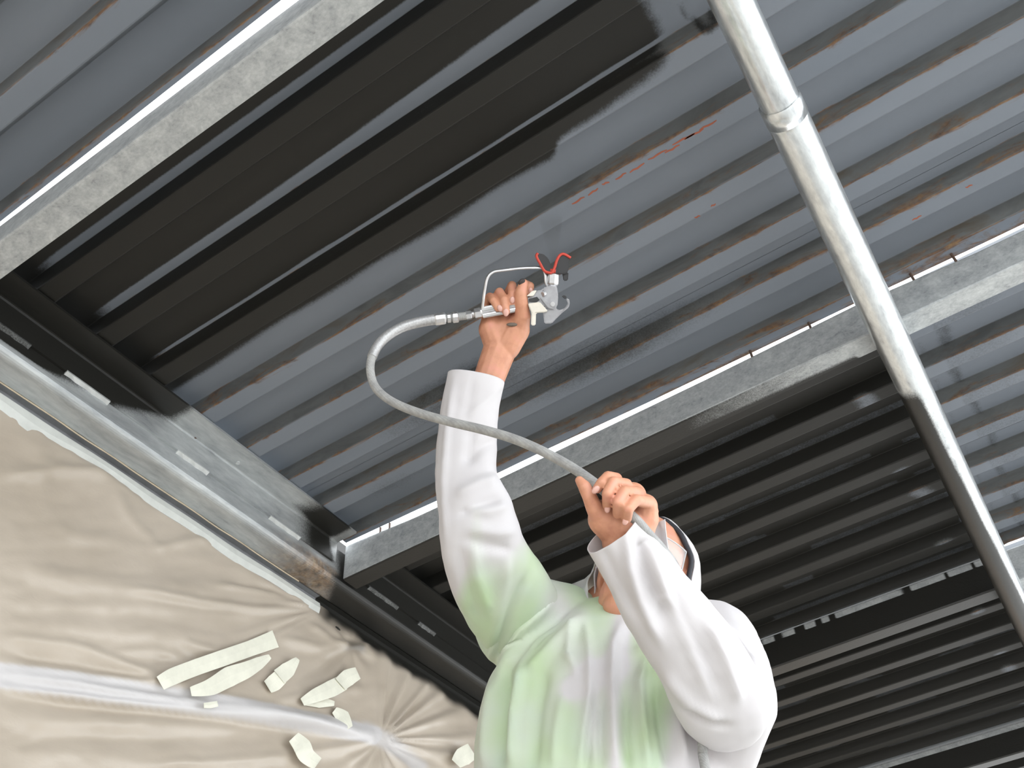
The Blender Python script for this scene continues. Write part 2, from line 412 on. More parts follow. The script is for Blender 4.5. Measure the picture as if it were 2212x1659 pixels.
def p_tube(X, Y, Z, w):
    up = Z > 0.931
    a = np.where(up, 1 - sm(0.35 + 3.2*(Z-0.945), 0.50 + 3.2*(Z-0.945), Y + 0.02*w), 1 - sm(0.20, 0.27, Y + 0.02*w + 2.2*(0.935-Z)))
    b = sm(0.93, 1.0, Y + 0.03*w + 0.5*(X+0.94)*(~up))
    ru = gauss(Y, 0.93, 0.10)*sm(0.70, 0.92, Y)*np.where(Z < 0.945, 1.0, 0.2)*0.95
    return np.maximum(a, b), ru
strip_mesh(tube_prof, -1.2, 3.4, 0.012, p_tube, 'square_tube', M_LEDGE, ledge, True, False)
for (xa, ya, xb, yb) in ((-12, 690, 66, 748), (143, 803, 236, 870), (383, 974, 450, 1022), (583, 1115, 648, 1162), (797, 1262, 860, 1308), (905, 1338, 940, 1362)):
    A = onX(xa, ya, -0.9125*H); B = onX(xb, yb, -0.9125*H); n = 9; V = []; F = []
    z0 = CZ+0.9535*H; z1 = CZ+0.9475*H
    for i in range(n):
        s = i/(n-1); yy = A[1]+(B[1]-A[1])*s; j = 0.0012*math.sin(i*2.1)
        V += [(-0.911*H, yy, z0), (-0.9105*H+0.0008, yy, (z0+z1)/2), (-0.9156*H, yy, z1+j), (-0.9165*H, yy, z0)]
    for i in range(n-1):
        for k in range(4): F.append((i*4+k, i*4+(k+1) % 4, i*4+4+(k+1) % 4, i*4+4+k))
    F += [(3, 2, 1, 0), (4*n-4, 4*n-3, 4*n-2, 4*n-1)]
    yr = A[1]/H
    mt = M_TIN if 0.38 < yr < 0.9 else None
    o = obj('weld_bead', V, F, mt or M_LEDGE, ledge, False, dict(paint=np.full(len(V), 0.62), rust=np.zeros(len(V))))
c = onZ(514, 999, 0.9935*H)
MB().tube([c+np.array([0, 0, 0.002]), c+np.array([0, 0, -0.003])], 0.0055, 10).build('rivet', M_TIN, ledge)
c = onX(422, 945, -0.9105*H)
MB().tube([c, c+np.array([0.003, 0, -0.001])], 0.0035, 8).build('rivet', M_BOLT, ledge)

# pipe rail under the channels
RP = 0.0226*H
pc = (0.0497*H, CZ + (ZB-0.0004)*H - RP)
rail = empty('pipe_rail', (pc[0], 1.0*H, pc[1]-RP), 'round galvanised pipe rail carrying the channels, half blackened on its far stretch', 'pipe')
def pipe_piece(y0, y1, r, name):
    ys = np.arange(y0, y1+1e-6, 0.012*H); n = 40; m = len(ys); V = []; pt = []
    nz = vnoise([(0, y*4, 0) for y in ys], 1.0)
    for i, y in enumerate(ys):
        for k in range(n):
            a = 2*math.pi*k/n; ca, sa = math.cos(a), math.sin(a)
            V.append((pc[0]+r*ca, y, pc[1]+r*sa))
            s = float(sm(1.035, 1.12, np.float64(y/H + 0.02*nz[i])))
            lim = 0.05 + 0.5*float(sm(1.08, 1.9, np.float64(y/H)))
            pt.append(max(0.34*s, s*(1 - float(sm(lim-0.25, lim+0.28, np.float64(ca + 0.1*nz[i]))))))
    F = [(i*n+k, (i+1)*n+k, (i+1)*n+(k+1) % n, i*n+(k+1) % n) for i in range(m-1) for k in range(n)]
    F += [tuple(range(n)), tuple(range(m*n-1, (m-1)*n-1, -1))]
    return obj(name, V, F, M_PIPE, rail, True, dict(paint=pt))
YJ = 0.5752*0.905*H/0.9258*1.005
pipe_piece(-1.2*H, YJ+0.02, RP*0.93, 'pipe_section')
pipe_piece(YJ, YJ+0.040, RP*1.022, 'pipe_collar')
pipe_piece(YJ+0.028, 3.4*H, RP, 'pipe_section')

# ------------------------------------------------------------------ fold sculpting shared by sheet and clothing
def seg_dist(px, poly):
    poly = np.asarray(poly, float); best = np.full(len(px), 1e9); par = np.zeros(len(px))
    L = np.linalg.norm(np.diff(poly, axis=0), axis=1); acc = 0.0; tot = L.sum()
    for i in range(len(poly)-1):
        a, b = poly[i], poly[i+1]; ab = b-a; tt = np.clip(((px-a) @ ab)/(ab @ ab), 0, 1)
        d = np.linalg.norm(px - (a + tt[:, None]*ab), axis=1); k = d < best
        best[k] = d[k]; par[k] = (acc + tt[k]*L[i])/tot; acc += L[i]
    return best, par
def fold_sum(px, folds):
    out = np.zeros(len(px))
    for poly, w, amp in folds:
        d, s = seg_dist(px, poly); tp = sm(-0.02, 0.18, s)*(1 - sm(0.82, 1.02, s))*0.8 + 0.2
        out += amp*np.exp(-(d/w)**2)*tp
    return out

# ------------------------------------------------------------------ plastic masking sheet on the wall
XSH = -0.979*H
SHEET_FOLDS = [
    ([(0, 1226), (127, 1258), (253, 1277), (475, 1283)], 26, 0.020), ([(0, 1262), (150, 1290), (330, 1300)], 26, -0.006),
    ([(253, 1277), (380, 1299), (538, 1321), (672, 1310)], 9, 0.011), ([(300, 1300), (420, 1318), (560, 1330), (680, 1316)], 8, -0.006),
    ([(443, 1267), (538, 1277), (633, 1296), (680, 1312)], 8, 0.011), ([(480, 1262), (580, 1276), (650, 1298)], 6, -0.006),
    ([(0, 1308), (316, 1315), (664, 1330)], 18, 0.012), ([(0, 1350), (220, 1365), (470, 1384)], 20, 0.010), ([(380, 1393), (475, 1413)], 9, 0.008),
    ([(0, 1381), (158, 1403), (342, 1468)], 12, 0.012), ([(0, 1413), (190, 1444), (332, 1473)], 9, -0.010),
    ([(0, 1440), (180, 1468), (348, 1480), (540, 1530), (790, 1585)], 13, 0.022), ([(0, 1462), (190, 1492), (380, 1520), (560, 1545), (790, 1592)], 10, 0.020),
    ([(0, 1490), (190, 1516), (380, 1538), (600, 1564), (790, 1598)], 9, 0.018), ([(0, 1510), (200, 1532), (400, 1552), (640, 1580)], 12, -0.012),
    ([(0, 1560), (348, 1573), (700, 1560), (800, 1590)], 20, 0.012), ([(0, 1592), (380, 1600), (640, 1580)], 24, -0.010), ([(280, 1659), (540, 1646), (790, 1608)], 12, 0.010),
    ([(0, 1630), (300, 1636), (560, 1620)], 22, 0.008), ([(320, 1432), (400, 1424), (470, 1430)], 9, -0.007), ([(230, 1412), (330, 1410), (420, 1436)], 8, 0.006),
    ([(690, 1322), (722, 1352), (752, 1396)], 9, -0.010), ([(660, 1352), (700, 1380), (752, 1398)], 8, 0.009), ([(600, 1385), (680, 1402), (752, 1399)], 10, 0.010),
    ([(752, 1398), (810, 1392), (850, 1400)], 6, 0.010), ([(752, 1398), (830, 1410), (900, 1425)], 6, 0.009), ([(752, 1398), (700, 1440), (640, 1470)], 10, -0.007),
    ([(580, 1520), (680, 1500), (780, 1490)], 12, 0.009), ([(100, 980), (240, 1050), (300, 1120)], 40, 0.014), ([(235, 1060), (262, 1120), (330, 1180)], 13, 0.010),
    ([(0, 1035), (120, 1020), (230, 1030)], 12, 0.013), ([(60, 925), (90, 1010), (60, 1060)], 30, 0.010), ([(320, 1190), (420, 1170), (450, 1176)], 9, 0.009), ([(90, 1150), (230, 1170), (330, 1190)], 18, 0.008)]
def sheet_disp(px):
    d = fold_sum(px, [(p_, w_, a_*(0.8 if w_ < 13 else 0.55)) for p_, w_, a_ in SHEET_FOLDS])
    def star(c, a0, a1, n, R, amp, ph=0.0):
        v = px - np.array(c); rho = np.hypot(v[:, 0], v[:, 1]); th = np.degrees(np.arctan2(-v[:, 1], v[:, 0]))
        win = sm(a0-8, a0+8, th)*(1-sm(a1-8, a1+8, th))
        return amp*win*np.sin(np.radians(th)*n + ph + 0.6*np.sin(np.radians(th)*n*0.37))*sm(4, 60, rho)*np.exp(-(rho/R)**2)
    d += star((686, 1318), 120, 179, 26, 150, 0.006) + star((686, 1318), -179, -150, 26, 170, 0.006)
    d += star((752, 1398), -179, 179, 11, 60, 0.006, 0.4)
    d += star((812, 1600), -25, 88, 22, 210, 0.0085, 1.0)
    d += star((812, 1600), 3, 80, 37, 190, 0.004, 2.0)
    d += star((815, 1604), -179, -20, 14, 110, 0.006)
    return d
def sheet_extra(px, Y):
    nz = np.array([mnoise.noise(Vector((p[0]*0.011, p[1]*0.02, 3.0))) + 0.5*mnoise.noise(Vector((p[0]*0.03, p[1]*0.05, 9.0))) for p in px])
    return 0.004*nz
fy = np.concatenate([np.arange(-2.5, 0.45, 0.15), np.arange(0.46, 2.75, 0.0062), np.arange(2.8, 6.0, 0.2)])
fz = np.concatenate([np.arange(0.02, CZ+0.62, 0.12), np.arange(CZ+0.63, CZ+0.9035*H+1e-4, 0.0062)])
GYv, GZv = np.meshgrid(fy, fz, indexing='ij'); Y = GYv.ravel(); Z = GZv.ravel(); Z = Z + 0.011*H*sm(CZ+0.87*H, CZ+0.9035*H, Z)*sm(0.97*H, 1.0*H, Y)
V = np.stack([np.full_like(Y, XSH), Y, Z], 1)
pxs, dep = pix(V)
inview = (dep > 0.3) & (pxs[:, 0] > -250) & (pxs[:, 0] < 1500) & (pxs[:, 1] > 700) & (pxs[:, 1] < 1950)
dx = np.zeros(len(V)); dx[inview] = sheet_disp(pxs[inview]) + sheet_extra(pxs[inview], Y[inview])
topfade = 1 - sm(CZ+0.885*H, CZ+0.9035*H, Z)
V[:, 0] += np.clip(dx + 0.006, -0.012, 0.05)*topfade + 0.006
white = np.zeros(len(V))
ds, sp = seg_dist(pxs, [(-60, 1455), (0, 1466), (190, 1493), (380, 1518), (560, 1545), (800, 1592)])
white[inview] = ((1 - sm(24, 33, ds + 8*sp))*0.75)[inview]
d2, _ = seg_dist(pxs, [(780, 1580), (830, 1605), (900, 1659)]); white[inview] = np.maximum(white, 0.6*(1-sm(8, 26, d2)))[inview]
yy = Y/H
nb = vnoise(np.stack([Y*0, Y, Z*0.4], 1), 14.0, 6.0); bl = sm(0.95, 1.03, yy + 0.02*nb)*(1 - sm(-0.004, 0.020, (CZ+0.9035*H - Z)/H + 0.016*nb - 0.006))
d3, _ = seg_dist(pxs, [(752, 1398), (770, 1402)]); bl = np.maximum(bl, 0.7*np.exp(-(d3/12)**2))
nz_ = len(fz); ny_ = len(fy)
F = [(i*nz_+k, (i+1)*nz_+k, (i+1)*nz_+k+1, i*nz_+k+1) for i in range(ny_-1) for k in range(nz_-1)]
t = NT('clear_masking_film'); v = t.pos()
base = t.ramp(t.noise(v, 3.5, 4), [(0.3, (0.46, 0.395, 0.32)), (0.7, (0.56, 0.49, 0.41))])
base = t.mix(t.attr('white'), base, (0.66, 0.655, 0.68))
base = t.mix(t.attr('paint'), base, BLACK)
t.col(base).set(Roughness=0.34); t.b.inputs['Specular IOR Level'].default_value = 0.5
t.bump(t.noise(t.pos((1, 0.5, 1)), 55, 4, 0.6, 1.0), 0.10, 0.005)
tr = t.n('ShaderNodeBsdfTransparent'); mx = t.n('ShaderNodeMixShader'); mx.inputs[0].default_value = 0.10
t.l(t.b.outputs[0], mx.inputs[1]); t.l(tr.outputs[0], mx.inputs[2]); t.l(mx.outputs[0], t.t.nodes['Material Output'].inputs['Surface'])
sheet = obj('plastic_sheet', V, F, t.m, None, True, dict(white=white, paint=bl))
tag(sheet, 'crumpled clear plastic masking sheet covering the tan wall', 'plastic sheet')
M_TAPE = plain('cream_masking_tape', (0.74, 0.73, 0.62), 0.6, 0, 0.05, 40)
M_EDGE = plain('white_film_edge', (0.60, 0.615, 0.585), 0.5, 0, 0.08, 25)
def ribbon(name, pts, width, label, lift=0.006, mat=None, curl=0.0025, parent=None, group='strips of masking tape on the sheet'):
    """tape strip lying on the sheet: pixel centreline projected on the sheet, real width and thickness"""
    c = np.array(spline([np.array(p, float) for p in pts], 6)); n = len(c); V = []
    dxs = np.maximum(sheet_disp(c), 0); dm = (dxs[:n//2+1].max(), dxs[n//2:].max())
    for i in range(n):
        tn = c[min(i+1, n-1)] - c[max(i-1, 0)]; tn /= np.linalg.norm(tn); nr = np.array([-tn[1], tn[0]])
        w = 1.22*width if np.isscalar(width) else 1.22*np.interp(i/(n-1), np.linspace(0, 1, len(width)), width)
        for s in (-1, 0, 1):
            q = c[i] + nr*s*w/2
            x = XSH + 0.012 + dm[0] + (dm[1]-dm[0])*i/(n-1) + lift + curl*math.sin(i*0.45+len(pts)) + (0.0012 if s == 0 else 0)
            V.append(onX(q[0], q[1], x))
    m = len(V); V += [p + np.array([0.0006, 0, 0]) for p in V]; F = []
    for i in range(n-1):
        for k in range(2):
            a = i*3+k; F += [(a, a+3, a+4, a+1), (a+m, a+m+1, a+m+4, a+m+3)]
        F += [(i*3, i*3+m, i*3+3+m, i*3+3), (i*3+2, i*3+5, i*3+5+m, i*3+2+m)]
    for b in (0, (n-1)*3): F += [(b, b+1, b+1+m, b+m), (b+1, b+2, b+2+m, b+1+m)]
    o = obj(name, V, F, mat or M_TAPE, parent, False)
    if not parent: tag(o, label, 'tape', group)
    return o
ribbon('masking_tape', [(346, 1476), (372, 1462), (420, 1443), (480, 1422), (540, 1401), (595, 1380)], [26, 30, 29, 29, 28, 32], 'longest cream tape strip stuck diagonally on the plastic sheet')
ribbon('masking_tape', [(412, 1494), (455, 1484), (495, 1462), (530, 1448), (560, 1432), (583, 1418)], [16, 30, 36, 30, 22, 8], 'wavy cream tape strip just below the longest strip', 0.012)
ribbon('masking_tape', [(578, 1484), (592, 1475), (606, 1462)], [24, 30, 28], 'short cream tape piece folded under the pointed one', 0.008)
ribbon('masking_tape', [(603, 1462), (622, 1446), (643, 1423)], [30, 28, 8], 'short pointed cream tape piece right of the wavy strip', 0.012)
ribbon('masking_tape', [(653, 1517), (680, 1503), (715, 1488), (742, 1474)], [14, 24, 30, 28], 'cream tape strip with torn end near the black channel', 0.010)
ribbon('masking_tape', [(735, 1478), (752, 1464), (773, 1454)], [26, 30, 22], 'cream tape end curling up beside the pinched plastic', 0.016)
ribbon('masking_tape', [(655, 1518), (690, 1517), (722, 1520)], [8, 20, 8], 'thin cream tape scrap tucked under the torn strip', 0.006)
ribbon('masking_tape', [(722, 1534), (740, 1549), (756, 1572)], [12, 26, 10], 'small twisted cream tape piece above the white knot', 0.010)
ribbon('masking_tape', [(634, 1592), (652, 1612), (662, 1632), (686, 1650)], [22, 32, 30, 24], 'curled cream tape strip lowest on the sheet', 0.014)
ribbon('masking_tape', [(440, 1524), (455, 1523), (470, 1520)], [9, 11, 10], 'tiny cream tape scrap on the white pleated band', 0.014)
ribbon('masking_tape', [(985, 1650), (1000, 1635), (1020, 1622)], [20, 34, 30], 'cream tape piece half hidden behind the green tinted coverall', 0.02)
# paper edge tape that holds the sheet under the tube
ys = np.arange(-1.2*H, 1.0*H, 0.02); V = []; F = []
for i, y in enumerate(ys):
    wob = 0.004*math.sin(y*9) + 0.003*math.sin(y*23+1)
    z0 = CZ+0.9105*H + 0.3*wob; z1 = CZ+0.889*H + wob - 0.012*float(gauss(y/H, 0.42, 0.05)); x = -0.9715*H
    V += [(x, y, z0), (x+0.004, y, (z0+z1)/2), (x+0.001, y, z1), (x-0.001, y, z1), (x+0.002, y, (z0+z1)/2), (x-0.002, y, z0)]
for i in range(len(ys)-1):
    for k in range(6): F.append((i*6+k, i*6+(k+1) % 6, i*6+6+(k+1) % 6, i*6+6+k))
obj('edge_tape', V, F, M_EDGE, sheet, False)['label'] = 'pale paper tape holding the sheet under the tube'
cl = MB().tube([(-0.9633*H + 0.0008*math.sin(y*31), y, CZ+0.9178*H + 0.0005*math.sin(y*47)) for y in np.arange(-1.0*H, 0.93*H, 0.02)], 0.0017, 6)
cl.build('caulk_line', plain('tan_dried_caulk', (0.52, 0.44, 0.32), 0.7), ledge)['label'] = 'thin tan line of dried caulk along the tube'
# metal band between tube and wall
M_FLASH = plain('grey_wall_flashing', (0.20, 0.205, 0.215), 0.5); M_FLASHB = plain('black_painted_flashing', BLACK, 0.5)
for nm, ya, yb_, mt, lb in (('trim_1', -1.9, 0.985*H, M_FLASH, 'grey flashing strip between the tube and the wall'), ('trim_2', 0.985*H, 5.4, M_FLASHB, 'black painted flashing beyond the middle channel')):
    tb = MB().box((XW-0.06, ya, CZ+0.885*H), (-0.9765*H, yb_, CZ+0.9205*H)).box((XW-0.06, ya, CZ+0.92*H), (-0.9665*H, yb_, CZ+1.06*H)).build(nm, mt)
    tag(tb, lb, None, None, 'structure')

# ------------------------------------------------------------------ painter
NB = P(1318, 1330, 1.64)                                    # neck base
FOOT = NB[2] - 1.46
S_R, E_R, W_R = P(1112, 1345, 1.63), P(1036, 1150, 1.512), P(1066, 800, 1.625)
S_L, E_L, W_L = P(1540, 1395, 1.55), P(1556, 1508, 1.295), P(1352, 1155, 1.215)
wdir = (S_L - S_R)*np.array([1, 1, 0]); wdir /= np.linalg.norm(wdir)
ddir = np.cross([0, 0, 1], wdir)                            # horizontal, towards chest or back
if np.dot(ddir, CAM - NB) < 0: ddir = -ddir
person = empty('person', (NB[0], NB[1], FOOT), 'person in a white hooded coverall reaching up to spray the deck', 'person')

def capsule(mb, p0, r0, p1, r1, n=16):
    p0 = np.asarray(p0, float); p1 = np.asarray(p1, float); ax = p1-p0; L = np.linalg.norm(ax); ax = ax/L
    u = np.cross(ax, [0.3, 0.5, 0.81]); u /= np.linalg.norm(u); w = np.cross(ax, u); V = []; rings = []
    for k in range(1, 5):
        a = math.pi/2*(1-k/5); rings.append((p0 - ax*r0*math.sin(a), r0*math.cos(a)))
    rings.append((p0, r0)); rings.append((p1, r1))
    for k in range(1, 5):
        a = math.pi/2*k/5; rings.append((p1 + ax*r1*math.sin(a), r1*math.cos(a)))
    for c, r in rings:
        for k in range(n):
            a = 2*math.pi*k/n; V.append(c + r*(math.cos(a)*u + math.sin(a)*w))
    m = len(rings); V.append(p0 - ax*r0); V.append(p1 + ax*r1); F = []
    for i in range(m-1):
        for k in range(n): F.append((i*n+k, i*n+(k+1) % n, (i+1)*n+(k+1) % n, (i+1)*n+k))
    for k in range(n): F.append((m*n, (k+1) % n, k)); F.append((m*n+1, (m-1)*n+k, (m-1)*n+(k+1) % n))
    mb.add(V, F)
def chain(mb, pts, rs, n=14):
    for i in range(len(pts)-1): capsule(mb, pts[i], rs[i], pts[i+1], rs[i+1], n)
def ellipsoid(mb, c, ax, rad, n=20, m=12):
    V = []; F = []
    for i in range(1, m):
        a = math.pi*i/m
        for k in range(n):
            b = 2*math.pi*k/n
            q = (math.sin(a)*math.cos(b)*rad[0], math.sin(a)*math.sin(b)*rad[1], math.cos(a)*rad[2])
            V.append(np.asarray(c) + q[0]*ax[0] + q[1]*ax[1] + q[2]*ax[2])
    V.append(np.asarray(c)+ax[2]*rad[2]); V.append(np.asarray(c)-ax[2]*rad[2]); t_ = len(V)-2
    for i in range(m-2):
        for k in range(n): F.append((i*n+k, (i+1)*n+k, (i+1)*n+(k+1) % n, i*n+(k+1) % n))
    for k in range(n): F.append((t_, k, (k+1) % n)); F.append((t_+1, (m-2)*n+(k+1) % n, (m-2)*n+k))
    mb.add(V, F)
def remesh(mb, voxel, smooth_it=4, fac=0.5):
    me = bpy.data.meshes.new('tmp'); me.from_pydata(mb.v, [], mb.f)
    bm = bmesh.new(); bm.from_mesh(me); bmesh.ops.recalc_face_normals(bm, faces=bm.faces); bm.to_mesh(me); bm.free()
    o = bpy.data.objects.new('tmp', me); COL.objects.link(o)
    md = o.modifiers.new('r', 'REMESH'); md.mode = 'VOXEL'; md.voxel_size = voxel; md.adaptivity = 0.0
    if smooth_it: s_ = o.modifiers.new('s', 'SMOOTH'); s_.factor = fac; s_.iterations = smooth_it
    dg = bpy.context.evaluated_depsgraph_get(); ev = o.evaluated_get(dg)
    out = bpy.data.meshes.new_from_object(ev)
    bpy.data.objects.remove(o); bpy.data.meshes.remove(me); return out
def coords(me):
    a = np.empty(len(me.vertices)*3, np.float32); me.vertices.foreach_get('co', a); return a.reshape(-1, 3).astype(float)
def normals(me):
    a = np.empty(len(me.vertices)*3, np.float32); me.vertices.foreach_get('normal', a); return a.reshape(-1, 3).astype(float)
def setco(me, v): me.vertices.foreach_set('co', v.astype(np.float32).ravel()); me.update()

# skin
t = NT('tanned_skin'); v = t.pos()
base = t.ramp(t.noise(v, 45, 4), [(0.3, (0.47, 0.205, 0.125)), (0.5, (0.56, 0.265, 0.16)), (0.7, (0.60, 0.265, 0.185))])
t.col(base).set(Roughness=0.5); t.b.inputs['Subsurface Weight'].default_value = 0.04; t.b.inputs['Subsurface Radius'].default_value = (0.01, 0.004, 0.002)
t.bump(t.noise(v, 300, 3), 0.12, 0.001)
M_SKIN = t.m
M_NAIL = plain('fingernail', (0.62, 0.36, 0.30), 0.3, 0, 0.05); M_NAILB = plain('paint_stained_nail', (0.03, 0.022, 0.02), 0.5)

HC = P(1393, 1247, 1.60)
hf = RC.T @ np.array([-0.40, -0.60, -0.69]); hf /= np.linalg.norm(hf)
hc = RC.T @ np.array([0.30, -0.75, 0.50]); hc = hc - hf*np.dot(hf, hc); hc /= np.linalg.norm(hc)
hs = np.cross(hf, hc); hs = hs if np.dot(hs, RC[0]) > 0 else -hs
def HD(f_, s_, c_): return HC + hf*f_ + hs*s_ + hc*c_
mb = MB(); ax = (hf, hs, hc)
ellipsoid(mb, HD(-0.008, 0, 0.012), ax, (0.095, 0.074, 0.104)); ellipsoid(mb, HD(0.030, 0, -0.062), ax, (0.058, 0.056, 0.060))
ellipsoid(mb, HD(0.068, 0, -0.088), ax, (0.024, 0.030, 0.024)); chain(mb, [HD(0.085, 0, 0.022), HD(0.104, 0, -0.012)], [0.009, 0.013])
for s in (-1, 1):
    ellipsoid(mb, HD(0.098, s*0.010, -0.016), ax, (0.010, 0.009, 0.008)); ellipsoid(mb, HD(-0.002, s*0.076, -0.010), ax, (0.022, 0.010, 0.032))
    ellipsoid(mb, HD(0.066, s*0.032, -0.022), ax, (0.026, 0.026, 0.022)); ellipsoid(mb, HD(0.082, s*0.031, 0.033), ax, (0.012, 0.024, 0.009))
ellipsoid(mb, HD(0.088, 0, -0.046), ax, (0.010, 0.026, 0.006)); ellipsoid(mb, HD(0.086, 0, -0.058), ax, (0.011, 0.023, 0.007))
chain(mb, [HD(-0.015, 0, -0.055), NB + np.array([0, 0, 0.0]), NB - np.array([0, 0, 0.05])], [0.058, 0.060, 0.075])
# trunk and legs inside the suit
chain(mb, [NB - np.array([0, 0, 0.08]), NB - np.array([0, 0, 0.32]), NB - np.array([0, 0, 0.58])], [0.085, 0.10, 0.11])
for s, sh in ((-1, S_R), (1, S_L)):
    chain(mb, [NB - np.array([0, 0, 0.10]), sh], [0.06, 0.055])
    hip = NB - np.array([0, 0, 0.60]) + wdir*s*0.09
    chain(mb, [hip, hip + wdir*s*0.03 - np.array([0, 0, 0.40]) + ddir*0.03, np.array([*(hip + wdir*s*0.05)[:2], FOOT+0.09])], [0.085, 0.058, 0.042])
chain(mb, [S_R, E_R, P(1020, 930, 1.572), P(1050, 835, 1.615), P(1077, 762, 1.632)], [0.055, 0.036, 0.032, 0.0275, 0.030])
chain(mb, [S_L, E_L, P(1440, 1320, 1.245), P(1348, 1170, 1.214), P(1350, 1140, 1.214)], [0.05, 0.032, 0.032, 0.030, 0.032])
def px2m(p, z): return p*z/FPX
# right hand round the gun handle: palm faces the camera
ZR = 1.625
q = lambda x, y, z: P(x, y, z)
chain(mb, [q(1078, 752, ZR+0.008), q(1062, 712, ZR+0.010), q(1062, 684, ZR+0.016)], [0.026, 0.024, 0.018])
chain(mb, [q(1086, 750, ZR+0.010), q(1088, 712, ZR+0.012), q(1090, 675, ZR+0.022)], [0.027, 0.025, 0.017])
chain(mb, [q(1094, 748, ZR+0.006), q(1114, 712, ZR+0.006), q(1126, 684, ZR+0.002)], [0.026, 0.026, 0.017])
chain(mb, [q(1118, 712, ZR+0.004), q(1129, 684, ZR-0.012), q(1127, 656, ZR-0.020), q(1125, 634, ZR-0.020), q(1131, 613, ZR-0.016)], [0.022, 0.0145, 0.0122, 0.0115, 0.0086])
chain(mb, [q(1056, 682, ZR+0.018), q(1049, 655, ZR+0.020), q(1058, 641, ZR+0.006), q(1066, 650, ZR-0.014), q(1075, 666, ZR-0.022)], [0.0095, 0.0080, 0.0078, 0.0072, 0.0064])
chain(mb, [q(1074, 680, ZR+0.022), q(1071, 645, ZR+0.020), q(1079, 631, ZR+0.004), q(1089, 648, ZR-0.018), q(1093, 673, ZR-0.026)], [0.0100, 0.0086, 0.0086, 0.0083, 0.0074])
chain(mb, [q(1094, 676, ZR+0.024), q(1096, 638, ZR+0.022), q(1106, 617, ZR+0.008), q(1107, 634, ZR-0.010), q(1107, 655, ZR-0.016)], [0.0100, 0.0088, 0.0086, 0.0080, 0.0074])
chain(mb, [q(1116, 676, ZR+0.024), q(1118, 640, ZR+0.026), q(1134, 614, ZR+0.012), q(1145, 618, ZR-0.002), q(1143, 634, ZR-0.006)], [0.0100, 0.0088, 0.0086, 0.0078, 0.0072])
# left hand round the hose: fingers towards the camera
ZL = 1.205
chain(mb, [q(1340, 1145, ZL+0.012), q(1308, 1122, ZL+0.008), q(1300, 1108, ZL+0.004)], [0.030, 0.024, 0.018])
chain(mb, [q(1352, 1146, ZL+0.014), q(1340, 1110, ZL+0.026), q(1345, 1075, ZL+0.026)], [0.030, 0.028, 0.020])
chain(mb, [q(1372, 1146, ZL+0.010), q(1390, 1120, ZL+0.010), q(1394, 1094, ZL+0.006)], [0.027, 0.021, 0.017])
chain(mb, [q(1365, 1145, ZL+0.018), q(1368, 1105, ZL+0.024), q(1368, 1070, ZL+0.020)], [0.028, 0.024, 0.018])
chain(mb, [q(1300, 1120, ZL+0.004), q(1284, 1098, ZL-0.008), q(1274, 1074, ZL-0.010), q(1263, 1052, ZL-0.006), q(1252, 1038, ZL+0.0)], [0.0165, 0.0115, 0.0100, 0.0090, 0.0062])
chain(mb, [q(1338, 1058, ZL+0.024), q(1332, 1033, ZL+0.014), q(1313, 1029, ZL-0.004), q(1299, 1043, ZL-0.020), q(1290, 1056, ZL-0.020)], [0.0095, 0.0076, 0.0073, 0.0070, 0.0064])
chain(mb, [q(1358, 1066, ZL+0.022), q(1353, 1046, ZL+0.008), q(1325, 1041, ZL-0.022), q(1312, 1066, ZL-0.036), q(1312, 1092, ZL-0.022)], [0.0100, 0.0080, 0.0076, 0.0074, 0.0068])
chain(mb, [q(1384, 1082, ZL+0.018), q(1380, 1064, ZL+0.004), q(1349, 1061, ZL-0.030), q(1335, 1086, ZL-0.044), q(1334, 1110, ZL-0.030)], [0.0100, 0.0080, 0.0076, 0.0074, 0.0068])
chain(mb, [q(1402, 1104, ZL+0.006), q(1402, 1086, ZL-0.002), q(1374, 1080, ZL-0.034), q(1357, 1099, ZL-0.046), q(1354, 1120, ZL-0.034)], [0.0130, 0.0088, 0.0076, 0.0072, 0.0066])
me = remesh(mb, 0.0018, 2, 0.5)
me.polygons.foreach_set('use_smooth', [True]*len(me.polygons))
body = link('body', me, M_SKIN, person)
def nail(x, y, z, tipx, tipy, r, mat):
    c = P(x, y, z); tdir = P(tipx, tipy, z) - c; tdir /= np.linalg.norm(tdir); vw = CAM - c; vw /= np.linalg.norm(vw)
    sd_ = np.cross(tdir, vw); sd_ /= np.linalg.norm(sd_); m_ = MB(); ellipsoid(m_, c, (tdir, sd_, np.cross(sd_, tdir)), (r*1.15, r*0.8, 0.0022), 14, 8)
    m_.build('fingernail', mat, body, True)
nail(1080, 666, ZR-0.0285, 1084, 674, 0.0058, M_NAIL); nail(1093, 675, ZR-0.0335, 1093, 684, 0.0062, M_NAIL)
nail(1107, 648, ZR-0.0235, 1107, 656, 0.0056, M_NAIL); nail(1127, 609, ZR-0.0235, 1133, 603, 0.0062, M_NAILB)
nail(1146, 628, ZR-0.012, 1145, 637, 0.005, M_NAIL)
nail(1287, 1058, ZL-0.0262, 1283, 1062, 0.0055, M_NAIL); nail(1312, 1099, ZL-0.0270, 1311, 1107, 0.0050, M_NAIL); nail(1351, 1126, ZL-0.0390, 1348, 1133, 0.0048, M_NAIL)
